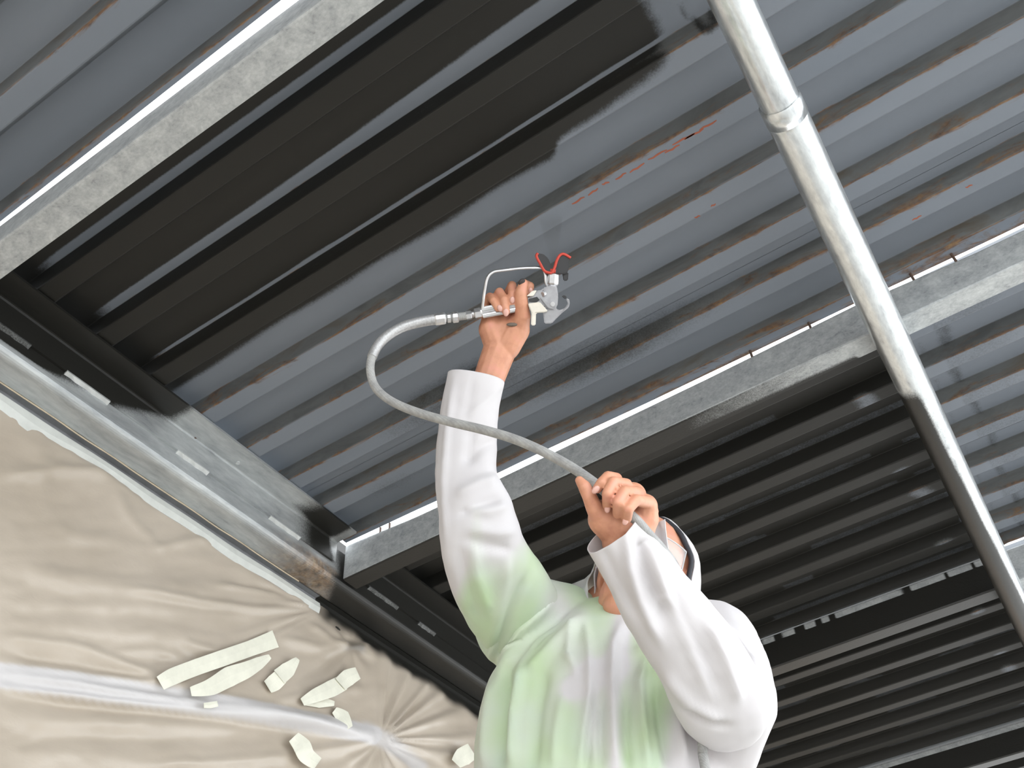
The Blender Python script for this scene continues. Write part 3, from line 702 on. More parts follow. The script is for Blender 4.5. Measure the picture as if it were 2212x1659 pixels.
# eyes behind the goggles, brows
M_EYE = plain('eye_white', (0.75, 0.72, 0.68), 0.2); M_DARK = plain('dark_hair', (0.02, 0.017, 0.015), 0.7)
for s in (-1, 1):
    m_ = MB(); ellipsoid(m_, HD(0.078, s*0.031, 0.013), ax, (0.012, 0.014, 0.009)); m_.build('eye', M_EYE, body, True)
    m_ = MB(); ellipsoid(m_, HD(0.089, s*0.031, 0.013), ax, (0.003, 0.006, 0.006)); m_.build('iris', M_DARK, body, True)
    MB().tube([HD(0.093, s*0.014, 0.036), HD(0.094, s*0.032, 0.041), HD(0.084, s*0.05, 0.036)], 0.003, 8).build('eyebrow', M_DARK, body, True)

# ------------------------------------------------------------------ coverall
t = NT('thin_white_coverall'); v = t.pos()
wcol = t.ramp(t.noise(v, 9, 3), [(0.3, (0.60, 0.575, 0.585)), (0.7, (0.67, 0.65, 0.66))])
lime = t.ramp(t.noise(v, 7, 3), [(0.25, (0.44, 0.60, 0.30)), (0.5, (0.51, 0.63, 0.43)), (0.75, (0.53, 0.64, 0.54))])
t.col(t.mix(t.attr('shirt'), wcol, lime)).set(Roughness=0.75)
t.b.inputs['Sheen Weight'].default_value = 0.15
t.bump(t.noise(v, 420, 2), 0.08, 0.0008)
tl = t.n('ShaderNodeBsdfTranslucent'); tl.inputs[0].default_value = (0.75, 0.77, 0.74, 1); mx = t.n('ShaderNodeMixShader'); mx.inputs[0].default_value = 0.15
t.l(t.b.outputs[0], mx.inputs[1]); t.l(tl.outputs[0], mx.inputs[2]); t.l(mx.outputs[0], t.t.nodes['Material Output'].inputs['Surface'])
M_SUIT = t.m
def shirt_mask(px, base):
    """where the lime shirt shows through the thin suit (worn against it on the chest and shoulder)"""
    n1 = np.array([mnoise.noise(Vector((p[0]*0.016, p[1]*0.0045, 7.0))) for p in px])
    m = base + 0.8*n1
    d, _ = seg_dist(px, [(1235, 1490), (1270, 1462), (1330, 1440)]); m -= 1.2*np.exp(-(d/24)**2)
    d, _ = seg_dist(px, [(1350, 1330), (1325, 1450), (1330, 1659)]); m -= 0.9*np.exp(-(d/18)**2)
    d, _ = seg_dist(px, [(1250, 1330), (1190, 1300), (1120, 1420)]); m -= 0.35*np.exp(-(d/25)**2)
    return np.clip(m, 0, 1)
coverall = empty('coverall', tuple(NB - np.array([0, 0, 0.3])), 'white coverall tinted green by the shirt beneath'); coverall.parent = person
coverall.location = (0, 0, 1.16)
bpy.context.view_layer.update()
# torso and trousers
mb = MB()
st = [(NB - np.array([0, 0, 0.62]), 0.185, 0.135), (P(1300, 1700, 1.40) - np.array([0, 0, 0.12]), 0.198, 0.14), (P(1306, 1659, 1.42), 0.206, 0.142), (P(1302, 1590, 1.46), 0.208, 0.142),
      (P(1302, 1520, 1.50), 0.205, 0.140), (P(1304, 1460, 1.535), 0.197, 0.132), (P(1312, 1412, 1.565), 0.180, 0.118), (P(1318, 1372, 1.592), 0.145, 0.098), (P(1318, 1345, 1.615), 0.092, 0.080), (P(1318, 1328, 1.63), 0.070, 0.068)]
n = 48; V = []; F = []
for c_, a_, b_ in st:
    for k in range(n):
        th = 2*math.pi*k/n; ca, sa = math.cos(th), math.sin(th)
        V.append(c_ + wdir*a_*np.sign(ca)*abs(ca)**0.9 + ddir*b_*np.sign(sa)*abs(sa)**0.9)
for i in range(len(st)-1):
    for k in range(n): F.append((i*n+k, i*n+(k+1) % n, (i+1)*n+(k+1) % n, (i+1)*n+k))
F += [tuple(range(n-1, -1, -1)), tuple(range((len(st)-1)*n, len(st)*n))]
mb.add(V, F)
chain(mb, [P(1290, 1352, 1.625), P(1215, 1345, 1.62), P(1130, 1345, 1.60)], [0.050, 0.072, 0.088])
chain(mb, [P(1345, 1360, 1.61), P(1440, 1370, 1.585), P(1535, 1392, 1.545)], [0.050, 0.070, 0.076])
chain(mb, [P(1540, 1395, 1.54), P(1566, 1452, 1.43), P(1583, 1515, 1.345)], [0.078, 0.072, 0.066])
chain(mb, [P(1583, 1515, 1.345), P(1572, 1600, 1.36), P(1545, 1680, 1.40)], [0.066, 0.052, 0.05])
for s in (-1, 1):
    hip = NB - np.array([0, 0, 0.62]) + wdir*s*0.095
    chain(mb, [hip, hip + wdir*s*0.03 - np.array([0, 0, 0.38]) + ddir*0.03, np.array([*(hip + wdir*s*0.05)[:2], FOOT+0.12])], [0.108, 0.09, 0.08])
me = remesh(mb, 0.0055, 10, 0.5)
TORSO_FOLDS = [([(1122, 1215), (1085, 1320), (1058, 1440)], 12, 0.010), ([(1150, 1250), (1105, 1340), (1066, 1440)], 10, -0.010), ([(1200, 1290), (1120, 1370), (1075, 1450)], 12, 0.013),
    ([(1235, 1312), (1150, 1370), (1095, 1440), (1080, 1500)], 9, -0.011), ([(1262, 1330), (1200, 1390), (1135, 1460)], 12, 0.011), ([(1210, 1345), (1170, 1372), (1150, 1400)], 6, -0.006),
    ([(1100, 1450), (1085, 1540), (1078, 1659)], 14, -0.012), ([(1062, 1470), (1050, 1560), (1046, 1659)], 10, 0.010), ([(1130, 1430), (1112, 1540), (1106, 1659)], 12, 0.014),
    ([(1180, 1440), (1160, 1540), (1150, 1659)], 14, -0.011), ([(1215, 1500), (1200, 1590), (1196, 1659)], 11, 0.007), ([(1262, 1335), (1272, 1400), (1275, 1500), (1262, 1600), (1250, 1659)], 9, 0.009),
    ([(1240, 1345), (1228, 1400), (1232, 1440)], 9, 0.009), ([(1290, 1480), (1270, 1580), (1268, 1659)], 9, -0.011), ([(1345, 1345), (1325, 1400), (1322, 1480), (1330, 1659)], 12, 0.015),
    ([(1300, 1500), (1296, 1600), (1300, 1659)], 9, -0.009), ([(1355, 1500), (1352, 1600), (1358, 1659)], 9, -0.010), ([(1395, 1420), (1380, 1480), (1400, 1659)], 10, 0.013),
    ([(1420, 1470), (1425, 1560), (1445, 1659)], 10, -0.012), ([(1440, 1430), (1460, 1540), (1480, 1659)], 12, 0.011), ([(1370, 1405), (1400, 1395), (1430, 1420)], 7, 0.007),
    ([(1500, 1320), (1545, 1365), (1600, 1440)], 10, 0.010), ([(1530, 1340), (1575, 1400), (1610, 1470)], 8, -0.009), ([(1560, 1345), (1610, 1410), (1640, 1480)], 9, 0.009), ([(1600, 1420), (1640, 1450), (1655, 1500)], 8, 0.007),
    ([(1205, 1460), (1235, 1453), (1258, 1450)], 5, -0.003), ([(1210, 1410), (1235, 1425), (1245, 1460)], 6, 0.005)]
c3 = coords(me); nr = normals(me); pxs, dep = pix(c3)
vis = np.clip(-np.einsum('ij,ij->i', nr, (c3-CAM)/np.linalg.norm(c3-CAM, axis=1)[:, None])*1.6 + 0.25, 0, 1)
rows = (pxs[:, 1] < 1850)
dsp = np.zeros(len(c3)); dsp[rows] = fold_sum(pxs[rows], TORSO_FOLDS)
c3 = c3 + nr*(dsp*vis*1.0)[:, None]
setco(me, c3)
arm_l = sm(1440, 1540, pxs[:, 0] + 0.25*(pxs[:, 1]-1500))
sh = np.where(rows, shirt_mask(pxs, 0.74 - 1.3*arm_l), 0.3)
at = me.attributes.new('shirt', 'FLOAT', 'POINT'); at.data.foreach_set('value', sh.astype(np.float32))
me.polygons.foreach_set('use_smooth', [True]*len(me.polygons))
link('torso', me, M_SUIT, coverall)

def sleeve(name, st, folds, shirt_fn, n=72, sub=14, depth=0.8, cap=False, square=1.0, tilt=0.0):
    arr = spline([np.array(s, float) for s in st], sub); m = len(arr)
    cen = [P(a[0], a[1], a[3]) for a in arr]; V = []
    for i, a in enumerate(arr):
        tn = cen[min(i+1, m-1)] - cen[max(i-1, 0)]; tn /= np.linalg.norm(tn)
        vw = cen[i]-CAM; vw /= np.linalg.norm(vw)
        u = np.cross(tn, vw); u /= np.linalg.norm(u); w = np.cross(u, tn)
        if np.dot(u, RC[0]) < 0: u = -u
        if np.dot(w, vw) > 0: w = -w
        r = a[2]*a[3]/FPX
        for k in range(n):
            th = 2*math.pi*k/n; ca, sa = math.cos(th), math.sin(th)
            V.append(cen[i] + u*r*np.sign(ca)*abs(ca)**square + w*r*depth*np.sign(sa)*abs(sa)**square)
    V = np.array(V); F = [(i*n+k, i*n+(k+1) % n, (i+1)*n+(k+1) % n, (i+1)*n+k) for i in range(m-1) for k in range(n)]
    if cap: F.append(tuple(range((m-1)*n, m*n)))
    me = bpy.data.meshes.new(name); me.from_pydata([tuple(p) for p in V], [], F)
    bm = bmesh.new(); bm.from_mesh(me); bmesh.ops.recalc_face_normals(bm, faces=bm.faces); bm.to_mesh(me); bm.free(); me.update()
    nr = normals(me); cc = np.repeat(np.array(cen), n, axis=0)
    flip = np.einsum('ij,ij->i', nr, V-cc).mean() < 0
    if flip: nr = -nr
    pxs, dep = pix(V)
    face = np.clip(-np.einsum('ij,ij->i', nr, (V-CAM)/np.linalg.norm(V-CAM, axis=1)[:, None])*1.6 + 0.3, 0, 1)
    V = V + nr*(fold_sum(pxs, folds)*face)[:, None]
    nzv = vnoise(V, 18.0, 2.2)*0.0022 + vnoise(V, 45.0, 4.2)*0.0009; ramp_ = np.repeat(sm(0, 0.1, np.linspace(0, 1, m)), n)
    V = V + nr*(nzv*ramp_)[:, None]
    setco(me, V)
    at = me.attributes.new('shirt', 'FLOAT', 'POINT'); at.data.foreach_set('value', shirt_fn(pxs).astype(np.float32))
    me.polygons.foreach_set('use_smooth', [True]*len(me.polygons))
    o = link(name, me, M_SUIT, coverall)
    md = o.modifiers.new('cloth', 'SOLIDIFY'); md.thickness = 0.0014; md.offset = -1.0
    return o
RF = [([(982, 815), (966, 930), (958, 1040), (964, 1180)], 7, 0.005), ([(1022, 812), (1012, 880), (1004, 925)], 6, -0.003), ([(1090, 828), (1045, 868), (1003, 905)], 6, 0.0035),
      ([(1075, 950), (1040, 965), (1005, 1000)], 11, -0.006), ([(1020, 930), (1015, 980), (1010, 1000)], 10, -0.004), ([(1080, 1035), (1040, 1040), (985, 1075)], 13, 0.007), ([(1085, 1070), (1045, 1085), (990, 1110)], 10, -0.007),
      ([(1100, 1090), (1060, 1105), (1000, 1095)], 11, 0.006), ([(1115, 1150), (1065, 1150), (1010, 1140)], 12, 0.006), ([(1110, 1190), (1060, 1180), (1000, 1165)], 12, -0.006),
      ([(1020, 1160), (1030, 1240), (1060, 1330)], 12, 0.007), ([(990, 1170), (1005, 1260), (1035, 1350)], 12, -0.006), ([(1100, 1200), (1085, 1290), (1060, 1400)], 12, 0.008), ([(1140, 1240), (1100, 1320), (1066, 1420)], 9, -0.008)]
R_ST = [(1028, 818, 62, 1.600), (1013, 900, 62.5, 1.578), (1008, 970, 65, 1.556), (1008, 1040, 68, 1.53), (1026, 1100, 80, 1.508), (1036, 1150, 87, 1.50), (1050, 1205, 92, 1.51), (1080, 1265, 100, 1.54), (1120, 1330, 98, 1.58), (1170, 1390, 80, 1.60)]
sleeve('sleeve', R_ST, RF, lambda px: shirt_mask(px, -0.35 + 1.25*sm(1170, 1290, px[:, 1] + 0.75*(px[:, 0]-1050))), depth=0.78, square=0.82)
LF = [([(1350, 1140), (1358, 1220), (1385, 1300), (1430, 1395)], 11, 0.009), ([(1378, 1160), (1398, 1250), (1440, 1350)], 11, -0.007), ([(1400, 1175), (1430, 1265), (1480, 1370), (1540, 1500)], 12, 0.008), ([(1300, 1180), (1330, 1250), (1380, 1340)], 13, -0.004),
      ([(1440, 1290), (1500, 1400), (1560, 1510)], 14, -0.006), ([(1430, 1450), (1490, 1520), (1560, 1560)], 12, 0.008), ([(1470, 1530), (1520, 1560), (1580, 1570)], 9, -0.008), ([(1520, 1330), (1570, 1430), (1600, 1520)], 12, 0.008), ([(1380, 1185), (1395, 1170), (1410, 1172)], 7, -0.004), ([(1440, 1285), (1425, 1300), (1415, 1330)], 6, 0.004)]
L_ST = [(1322, 1150, 66, 1.200), (1345, 1180, 71, 1.205), (1377, 1228, 76, 1.213), (1422, 1300, 84, 1.227), (1468, 1365, 92, 1.243), (1513, 1428, 97, 1.262), (1548, 1495, 100, 1.285), (1568, 1540, 92, 1.30), (1580, 1575, 74, 1.312), (1586, 1597, 45, 1.32), (1588, 1606, 12, 1.324)]
sleeve('sleeve', L_ST, LF, lambda px: np.zeros(len(px)), depth=0.72, cap=True, square=0.88)
V = []; F = []
flap = [[(1396, 1150, 1.232), (1412, 1136, 1.236), (1424, 1127, 1.236), (1437, 1121, 1.228)], [(1400, 1158, 1.238), (1415, 1148, 1.242), (1428, 1145, 1.240), (1439.5, 1148, 1.231)], [(1412, 1172, 1.240), (1422, 1170, 1.244), (1433, 1172, 1.242), (1443, 1176, 1.234)], [(1430, 1196, 1.240), (1436, 1197, 1.243), (1441, 1199, 1.241), (1447, 1204, 1.236)], [(1444, 1218, 1.24), (1446, 1219, 1.242), (1448, 1220, 1.242), (1450, 1222, 1.24)]]
for row in flap: V += [P(*c_) for c_ in row]
for i in range(4):
    for k in range(3): F.append((i*4+k, i*4+k+1, i*4+5+k, i*4+4+k))
o = obj('cuff_flap', V, F, M_SUIT, coverall, True, dict(shirt=[0.0]*len(V))); md = o.modifiers.new('cloth', 'SOLIDIFY'); md.thickness = 0.0014
# hood pulled back round the head, collar, strap, goggles
def hoodpt(a, b, k=1.0):
    d = np.array([-math.cos(a), math.sin(a)*math.cos(b), math.sin(a)*math.sin(b)]); r = 0.103*k
    wr = 1 + 0.012*math.sin(7*b + 3*a) + 0.010*math.sin(13*b - 5*a)
    return HC - hf*0.010 + hf*d[0]*r*1.12 + hs*d[1]*r*0.90*wr + hc*(d[2]*r*1.12*wr + min(0.0, d[2]+0.3)*0.05)
def hoodrim(b): return math.radians(101 + 8*max(0, math.sin(b))**2 - 70*max(0, -math.sin(b))**3)
V = []; F = []; nn = 60; mm = 26
for i in range(mm+1):
    for k in range(nn):
        b_ = 2*math.pi*k/nn; V.append(hoodpt(max(0.01, hoodrim(b_)*i/mm), b_))
for i in range(mm):
    for k in range(nn): F.append((i*nn+k, i*nn+(k+1) % nn, (i+1)*nn+(k+1) % nn, (i+1)*nn+k))
hood = obj('hood', V, F, M_SUIT, coverall, True, dict(shirt=[0.0]*len(V))); md = hood.modifiers.new('cloth', 'SOLIDIFY'); md.thickness = 0.002
pts = [hoodpt(hoodrim(b_)+0.06, b_, 0.955) for b_ in np.linspace(-0.5, 2.0, 50)]
MB().tube(pts, 0.0045, 8, True, 0.7).build('head_strap', plain('black_elastic', (0.015, 0.016, 0.022), 0.6), person, True)['label'] = 'dark elastic strap along the hood edge'
t = NT('clear_goggle_plastic'); nzg = t.noise(t.pos(), 40); t.col((0.80, 0.80, 0.82)).set(Roughness=t.mixf(nzg, 0.05, 0.12)); t.b.inputs['Specular IOR Level'].default_value = 0.6
tr = t.n('ShaderNodeBsdfTransparent'); mx = t.n('ShaderNodeMixShader'); mx.inputs[0].default_value = 0.78
t.l(t.b.outputs[0], mx.inputs[1]); t.l(tr.outputs[0], mx.inputs[2]); t.l(mx.outputs[0], t.t.nodes['Material Output'].inputs['Surface'])
gg = empty('goggles', (0, 0, 1.5)); gg.parent = person
bpy.context.view_layer.update()
V = []; F = []; nn = 24
for i, a in enumerate(np.linspace(-1.25, 1.25, nn)):
    for c_ in (-0.018, 0.0, 0.018, 0.036):
        V.append(HD(-0.004 + 0.108*math.cos(a*0.92), 0.083*math.sin(a), c_ + 0.006*math.cos(a)))
for i in range(nn-1):
    for k in range(3): F.append((i*4+k, i*4+k+1, i*4+5+k, i*4+4+k))
gl = obj('lens', V, F, t.m, gg, True); md = gl.modifiers.new('thick', 'SOLIDIFY'); md.thickness = 0.002
MB().tube([V[i*4] for i in range(nn)] + [V[(nn-1)*4+3]] + [V[i*4+3] for i in range(nn-1, -1, -1)] + [V[0]], 0.0014, 6).build('frame', plain('goggle_rim', (0.5, 0.5, 0.5), 0.3), gg, True)
# thin inner collar
V = []; F = []; n = 40
cax = HC - NB; cax /= np.linalg.norm(cax)
cu = np.cross(cax, ddir); cu /= np.linalg.norm(cu); cw = np.cross(cu, cax)
for j, (h_, r_) in enumerate([(-0.03, 0.088), (0.0, 0.076), (0.022, 0.074), (0.036, 0.078)]):
    for k in range(n):
        th = 2*math.pi*k/n; wob = 1 + 0.04*math.sin(5*th) + 0.03*math.sin(9*th+1)
        V.append(NB + cax*(h_ + 0.006*math.sin(3*th)) + cu*r_*wob*math.cos(th) + cw*r_*0.95*wob*math.sin(th))
for j in range(3):
    for k in range(n): F.append((j*n+k, j*n+(k+1) % n, (j+1)*n+(k+1) % n, (j+1)*n+k))
o = obj('collar', V, F, M_SUIT, coverall, True, dict(shirt=[0.15]*len(V))); md = o.modifiers.new('cloth', 'SOLIDIFY'); md.thickness = 0.0015
# boots
M_BOOT = plain('brown_work_boot', (0.10, 0.065, 0.04), 0.6); M_SOLE = plain('black_boot_sole', (0.02, 0.02, 0.02), 0.7)
for s in (-1, 1):
    hip = NB + wdir*s*0.145; a0 = np.array([hip[0], hip[1], FOOT])
    m_ = MB(); chain(m_, [a0 + np.array([0, 0, 0.16]) - ddir*0.01, a0 + np.array([0, 0, 0.065]) - ddir*0.02], [0.052, 0.050]); chain(m_, [a0 + np.array([0, 0, 0.06]) - ddir*0.03, a0 + np.array([0, 0, 0.052]) + ddir*0.15], [0.046, 0.042])
    bt = link('boot', remesh(m_, 0.006, 4), M_BOOT, person); bt.data.polygons.foreach_set('use_smooth', [True]*len(bt.data.polygons))
    m_ = MB(); outl = [(-0.078, 0.0), (-0.06, 0.038), (0.0, 0.044), (0.12, 0.046), (0.175, 0.034), (0.195, 0.0), (0.175, -0.034), (0.12, -0.046), (0.0, -0.044), (-0.06, -0.038)]; nn = len(outl)
    m_.add([a0 + ddir*p[0] + wdir*p[1] + np.array([0, 0, z]) for z in (0.0, 0.024) for p in outl], [tuple(range(nn-1, -1, -1)), tuple(range(nn, 2*nn))] + [(k, (k+1) % nn, nn+(k+1) % nn, nn+k) for k in range(nn)])
    m_.build('sole', M_SOLE, bt)
# work platform under the painter, below the frame
M_PLANK = plain('weathered_plank', (0.34, 0.25, 0.16), 0.8, 0, 0.2, 14); M_LEG = plain('aluminium_trestle', (0.5, 0.51, 0.52), 0.4, 0.6)
pf = empty('work_platform', (NB[0], NB[1], 0), 'low plank platform the painter stands on', 'platform')
pw, pd = wdir, ddir
def obox(mb, c, hx, hy, hz):
    V = [np.asarray(c) + pw*hx*sx + pd*hy*sy + np.array([0, 0, hz*sz]) for sz in (-1, 1) for sx, sy in ((-1, -1), (1, -1), (1, 1), (-1, 1))]
    mb.add(V, [(3, 2, 1, 0), (4, 5, 6, 7), (0, 1, 5, 4), (1, 2, 6, 5), (2, 3, 7, 6), (3, 0, 4, 7)]); return mb
base0 = np.array([NB[0], NB[1], 0])
for k in (-1, 0, 1): obox(MB(), base0 + pd*(0.05 + k*0.155) + np.array([0, 0, FOOT-0.02]), 0.62, 0.074, 0.02).build('plank', M_PLANK, pf)
for sx in (-1, 1):
    obox(MB(), base0 + pw*sx*0.5 + pd*0.05 + np.array([0, 0, FOOT-0.06]), 0.03, 0.22, 0.02).build('crossbar', M_LEG, pf)
    for sy in (-1, 1): obox(MB(), base0 + pw*sx*0.5 + pd*(0.05+sy*0.19) + np.array([0, 0, (FOOT-0.08)/2]), 0.02, 0.02, (FOOT-0.08)/2).build('leg', M_LEG, pf)

# ------------------------------------------------------------------ airless spray gun
M_CHROME = plain('dull_chrome', (0.62, 0.62, 0.63), 0.28, 0.85, 0.15, 60); M_ALLOY = plain('cast_alloy', (0.36, 0.36, 0.375), 0.38, 0.6, 0.15, 60)
M_RED = plain('red_tip_guard', (0.50, 0.05, 0.03), 0.45, 0, 0.1); M_BLK = plain('black_plastic', (0.025, 0.025, 0.027), 0.45); M_IVORY = plain('ivory_trigger', (0.72, 0.68, 0.60), 0.4)
ZG = 1.612
gun = empty('spray_gun', tuple(P(1100, 664, ZG)), 'silver airless spray gun with red tip guard in the raised hand', 'spray gun')
q = lambda x, y, z=ZG: P(x, y, z)
# ribbed handle
a, b = q(1038, 676), q(1150, 655); axd = (b-a)/np.linalg.norm(b-a); L = np.linalg.norm(b-a)
pts, fr = frames([a, b]); n = 32; V = []; F = []
rings = [0.0, 0.003, 0.004, L*0.5, L-0.004, L-0.003, L]
for j, s in enumerate(rings):
    for k in range(n):
        th = 2*math.pi*k/n; r = (0.0104 if k % 2 else 0.0084) if 1 < j < 5 else 0.0088
        V.append(a + axd*s + r*(math.cos(th)*fr[0][0] + math.sin(th)*fr[0][1]))
for j in range(len(rings)-1):
    for k in range(n): F.append((j*n+k, j*n+(k+1) % n, (j+1)*n+(k+1) % n, (j+1)*n+k))
F += [tuple(range(n-1, -1, -1)), tuple(range((len(rings)-1)*n, len(rings)*n))]
obj('handle', V, F, M_CHROME, gun)
# collar and swivel nuts left of the handle
def hexnut(p0, p1, r, name, mat, n=6, parent=gun):
    m_ = MB(); p0 = np.asarray(p0); p1 = np.asarray(p1); d = (p1-p0)
    m_.tube([p0, p0+d*0.12, p0+d*0.88, p1], [r*0.86, r, r, r*0.86], n); return m_.build(name, mat, parent)
hexnut(q(1040, 675.5), q(1025, 678.5), 0.0100, 'swivel_nut', M_CHROME); MB().tube([q(1026, 678), q(1018, 680)], 0.0058, 14).build('swivel_stem', M_CHROME, gun, True)
hexnut(q(1019, 680), q(1006, 682.5), 0.0082, 'swivel_nut', M_CHROME)
# trigger guard: flat bright band
gpts = spline([q(1042, 668, 1.607), q(1043, 655, 1.606), q(1047, 625, 1.606), q(1053, 600, 1.606), q(1066, 587, 1.606), (q(1090, 583, 1.606)), q(1125, 579, 1.606), q(1160, 578, 1.606), q(1173, 580, 1.606), q(1178, 592, 1.606), q(1180, 611, 1.608), q(1186, 618, 1.61), q(1202, 618, 1.612)], 6)
MB().tube(gpts, 0.0033, 10, True, 0.55).build('trigger_guard', M_CHROME, gun, True)
# body casting
def prism(outline, z0, z1, name, mat, parent=gun, bev=0.0):
    n = len(outline); V = [P(x, y, z0) for x, y in outline] + [P(x, y, z1) for x, y in outline]
    me = bpy.data.meshes.new(name); me.from_pydata([tuple(p) for p in V], [], [tuple(range(n)), tuple(range(2*n-1, n-1, -1))] + [(k, n+k, n+(k+1) % n, (k+1) % n) for k in range(n)])
    bm = bmesh.new(); bm.from_mesh(me); bmesh.ops.recalc_face_normals(bm, faces=bm.faces)
    if bev: bmesh.ops.bevel(bm, geom=list(bm.edges), offset=bev, segments=2, affect='EDGES', clamp_overlap=True)
    bm.to_mesh(me); bm.free(); return link(name, me, mat, parent)
prism([(1140, 646), (1158, 628), (1172, 626), (1178, 618), (1203, 618), (1206, 640), (1204, 662), (1196, 672), (1176, 664), (1150, 668), (1142, 660)], ZG-0.012, ZG+0.013, 'gun_body', M_ALLOY, gun, 0.0025)
prism([(1137, 640), (1150, 628), (1160, 627), (1152, 640)], ZG-0.016, ZG-0.011, 'side_plate', M_IVORY, gun, 0.001)
prism([(1141, 646), (1160, 641), (1166, 648), (1158, 654), (1143, 652)], ZG-0.0135, ZG-0.0122, 'gun_opening', M_BLK, gun)
prism([(1140, 656), (1166, 652), (1184, 672), (1176, 675), (1158, 676), (1157, 703), (1147, 703), (1148, 676)], ZG-0.0185, ZG-0.011, 'trigger', M_IVORY, gun, 0.0015)
prism([(1166, 642), (1171, 640), (1198, 662), (1194, 668), (1184, 666)], ZG-0.019, ZG-0.0145, 'trigger_arm', M_ALLOY, gun, 0.001)
prism([(1172, 670), (1200, 664), (1206, 670), (1216, 668), (1226, 660), (1226, 650), (1222, 646), (1228, 644), (1231, 652), (1229, 664), (1214, 676), (1200, 690), (1192, 699), (1176, 699), (1174, 684)], ZG-0.010, ZG+0.008, 'rear_bracket', M_ALLOY, gun, 0.0015)
prism([(1213, 640), (1219, 637), (1225, 642), (1221, 647)], ZG-0.008, ZG+0.004, 'safety_latch', M_BLK, gun, 0.001)
MB().tube([q(1194, 657, ZG-0.021), q(1194, 657, ZG-0.012)], 0.0042, 12).build('pivot_pin', M_CHROME, gun)
MB().tube([q(1172, 636, ZG-0.014), q(1177, 634, ZG-0.010)], 0.0045, 10).build('pivot_pin', M_CHROME, gun)
# nozzle nut, neck, tip guard
MB().tube([q(1191, 640), q(1192, 622), q(1193, 612)], 0.0092, 16).build('nozzle_neck', M_ALLOY, gun, True)
hexnut(q(1193, 616), q(1195, 590), 0.0118, 'nozzle_nut', M_CHROME, 8)
MB().tube([q(1195, 591), q(1196, 583)], 0.0125, 16).build('tip_base', M_RED, gun, True)
def ear(sx, name):
    if sx < 0: o = [(1192, 590), (1177, 586), (1167, 570), (1159, 554), (1162, 547), (1174, 549), (1184, 558), (1189, 570), (1189, 580)]
    else: o = [(1192, 590), (1198, 578), (1203, 562), (1210, 551), (1219, 549), (1233, 557), (1229, 566), (1228, 584), (1222, 593), (1205, 592)]
    k = prism(o, ZG-0.012, ZG+0.012, name, M_BLK, gun, 0.0012)
    rim = spline([q(x, y, ZG-0.0125) for x, y in (o[0:5] if sx < 0 else o[0:6])], 5)
    MB().tube(rim, 0.0026, 8, True, 0.8).build('red_rim', M_RED, k, True); return k
ear(-1, 'tip_guard'); ear(1, 'tip_guard')
prism([(1202, 568), (1222, 562), (1226, 590), (1206, 592)], ZG-0.0125, ZG-0.009, 'tip_guard', M_BLK, gun, 0.001)
prism([(1214, 588), (1228, 588), (1227, 606), (1217, 607)], ZG-0.008, ZG+0.008, 'tip_key', M_BLK, gun, 0.0015)
# faint cone of paint leaving the tip
apex = q(1196, 572); tgt = np.array([*onZ(1192, 400, 1.0*H)[:2], CZ+0.985*H])

# ------------------------------------------------------------------ hose
t = NT('paint_dusted_hose'); v = t.pos((1, 1, 1))
wv = t.n('ShaderNodeTexWave', wave_type='BANDS', bands_direction='DIAGONAL'); wv.inputs['Scale'].default_value = 120; wv.inputs['Distortion'].default_value = 3; t.l(v, wv.inputs['Vector'])
t.col(t.mix(t.math('MULTIPLY', wv.outputs['Fac'], 0.25), t.ramp(t.noise(v, 50, 5, 0.7), [(0.3, (0.24, 0.24, 0.235)), (0.65, (0.40, 0.40, 0.385))]), (0.16, 0.16, 0.165))).set(Roughness=0.6)
M_HOSE = t.m
hose = empty('paint_hose', tuple(P(798, 790, 1.52)), 'grey paint hose looping from the spray gun through the lower hand', 'hose')
HP = [q(1008, 682, 1.612), q(985, 685, 1.611), q(955, 688, 1.608), q(910, 695, 1.60), q(866, 708, 1.585), q(828, 733, 1.565), q(806, 765, 1.545), q(800, 800, 1.525), (q(812, 838, 1.505)), q(848, 868, 1.48), q(905, 892, 1.445),
      q(975, 912, 1.405), q(1050, 930, 1.365), q(1120, 952, 1.33), q(1190, 984, 1.295), q(1245, 1016, 1.262), q(1290, 1048, 1.222), q(1318, 1072, 1.204), q(1350, 1102, 1.192), q(1378, 1128, 1.188), q(1405, 1159, 1.195), q(1432, 1189, 1.208), q(1452, 1215, 1.24), q(1466, 1245, 1.30),
      q(1480, 1290, 1.35), q(1488, 1380, 1.39), q(1500, 1480, 1.37), q(1510, 1560, 1.325), q(1518, 1610, 1.295), q(1526, 1670, 1.27)]
end = HP[-1]
HP += [end + np.array([0.02, -0.06, -0.25]), np.array([end[0]+0.16, end[1]-0.25, 0.25]), np.array([end[0]+0.40, end[1]-0.30, 0.02]), np.array([end[0]+1.0, end[1]-0.3, 0.012])]
hp = spline(HP, 10)
MB().tube(hp, 0.0072, 14).build('hose_tube', M_HOSE, hose, True)
# spring guard and crimp fittings near the gun
sp = hp[18:66]; V = []
spl = spline(sp[::4], 14); pts, fr = frames(spl); turns = 62; m_ = MB(); hel = []
for i, (p, (u, w)) in enumerate(zip(pts, fr)):
    for k in range(5):
        s = (i + k/5)/len(pts); th = 2*math.pi*turns*s; p2 = pts[min(i+1, len(pts)-1)]; hel.append(p + (p2-p)*k/5 + (math.cos(th)*u + math.sin(th)*w)*0.0096)
m_.tube(spl, [0.0100 - 0.0015*i/len(spl) for i in range(len(spl))], 14).build('spring_guard', plain('spring_steel_guard', (0.40, 0.40, 0.40), 0.42, 0.5, 0.2, 300), hose, True)
for i0, i1, r in ((8, 13, 0.0105), (14, 17, 0.0092), (18, 24, 0.0112)):
    hexnut(hp[i0], hp[i1], r, 'crimp_fitting', M_CHROME, 10, hose)

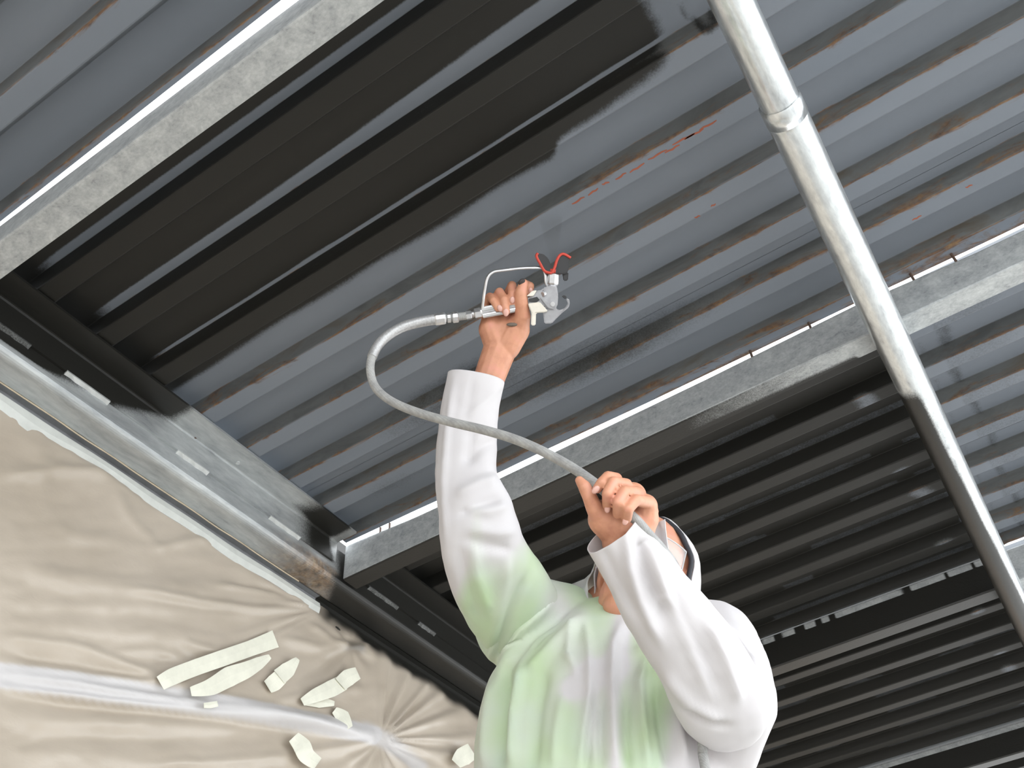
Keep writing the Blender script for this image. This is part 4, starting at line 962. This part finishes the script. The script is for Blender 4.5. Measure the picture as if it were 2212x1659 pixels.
# ------------------------------------------------------------------ small marks
M_DRIP = plain('red_primer_drip', (0.30, 0.085, 0.045), 0.7)
def dashes(pts, w, z):
    for (a_, b_) in pts:
        A, B = onZ(*a_, z), onZ(*b_, z); d = (B-A)/np.linalg.norm(B-A); nrm_ = np.array([-d[1], d[0], 0.0]); V = []
        for k in range(5):
            c_ = A + (B-A)*k/4 + nrm_*0.0012*math.sin(k*2.3 + a_[0]); ww = w*(0.35 + 0.65*math.sin(math.pi*(k+0.5)/5)); V += [c_-nrm_*ww, c_+nrm_*ww]
        V = [p_ - np.array([0, 0, 0.0015]) for p_ in V]; V += [p_ + np.array([0, 0, 0.0012]) for p_ in V[:10]]
        F = [f_ for k in range(4) for f_ in ((2*k, 2*k+1, 2*k+3, 2*k+2), (2*k, 2*k+2, 2*k+12, 2*k+10), (2*k+1, 2*k+11, 2*k+13, 2*k+3))]
        obj('primer_drip', V, F, M_DRIP, ceil)
dashes([((1236, 441), (1262, 424)), ((1270, 421), (1292, 406)), ((1300, 398), (1316, 392)), ((1330, 388), (1352, 372)), ((1360, 372), (1392, 352)), ((1400, 345), (1440, 322)), ((1436, 330), (1468, 312)), ((1452, 312), (1500, 288)), ((1478, 300), (1520, 278)), ((1510, 280), (1548, 260))], 0.0022, H)
dashes([((1500, 470), (1512, 465)), ((1535, 445), (1546, 440)), ((1970, 475), (1990, 465)), ((2085, 405), (2100, 398))], 0.002, H)
m_ = MB(); c_ = P(1106, 701, ZR-0.0195); vw = CAM-c_; vw /= np.linalg.norm(vw); ellipsoid(m_, c_, (P(1120, 704, ZR-0.0195)-P(1092, 698, ZR-0.0195))/0.0237*1.0 if False else (RC[0], RC[1], -RC[2]), (0.010, 0.0035, 0.0025), 16, 8)
m_.build('paint_smudge', plain('grey_paint_smudge', (0.12, 0.095, 0.075), 0.6), body, True)
# paint mist leaving the tip
t = NT('paint_mist'); nt = t.t; nt.nodes.remove(t.b)
pv = t.n('ShaderNodeVolumePrincipled'); pv.inputs['Color'].default_value = (0.12, 0.11, 0.08, 1); pv.inputs['Density'].default_value = 4.0
nz = t.noise(t.pos(), 40, 3); t.l(t.math('MULTIPLY', nz, 9.0), pv.inputs['Density']); t.l(pv.outputs[0], nt.nodes['Material Output'].inputs['Volume'])
A0 = q(1196, 566, ZG); A1 = q(1190, 470, ZG+0.02)
MB().tube([A0, A0+(A1-A0)*0.3, A0+(A1-A0)*0.65, A1], [0.004, 0.010, 0.017, 0.022], 16).build('paint_mist', t.m, None, True)
tag(bpy.data.objects['paint_mist'], 'faint brown paint mist rising from the gun tip', 'spray mist', None, 'stuff')
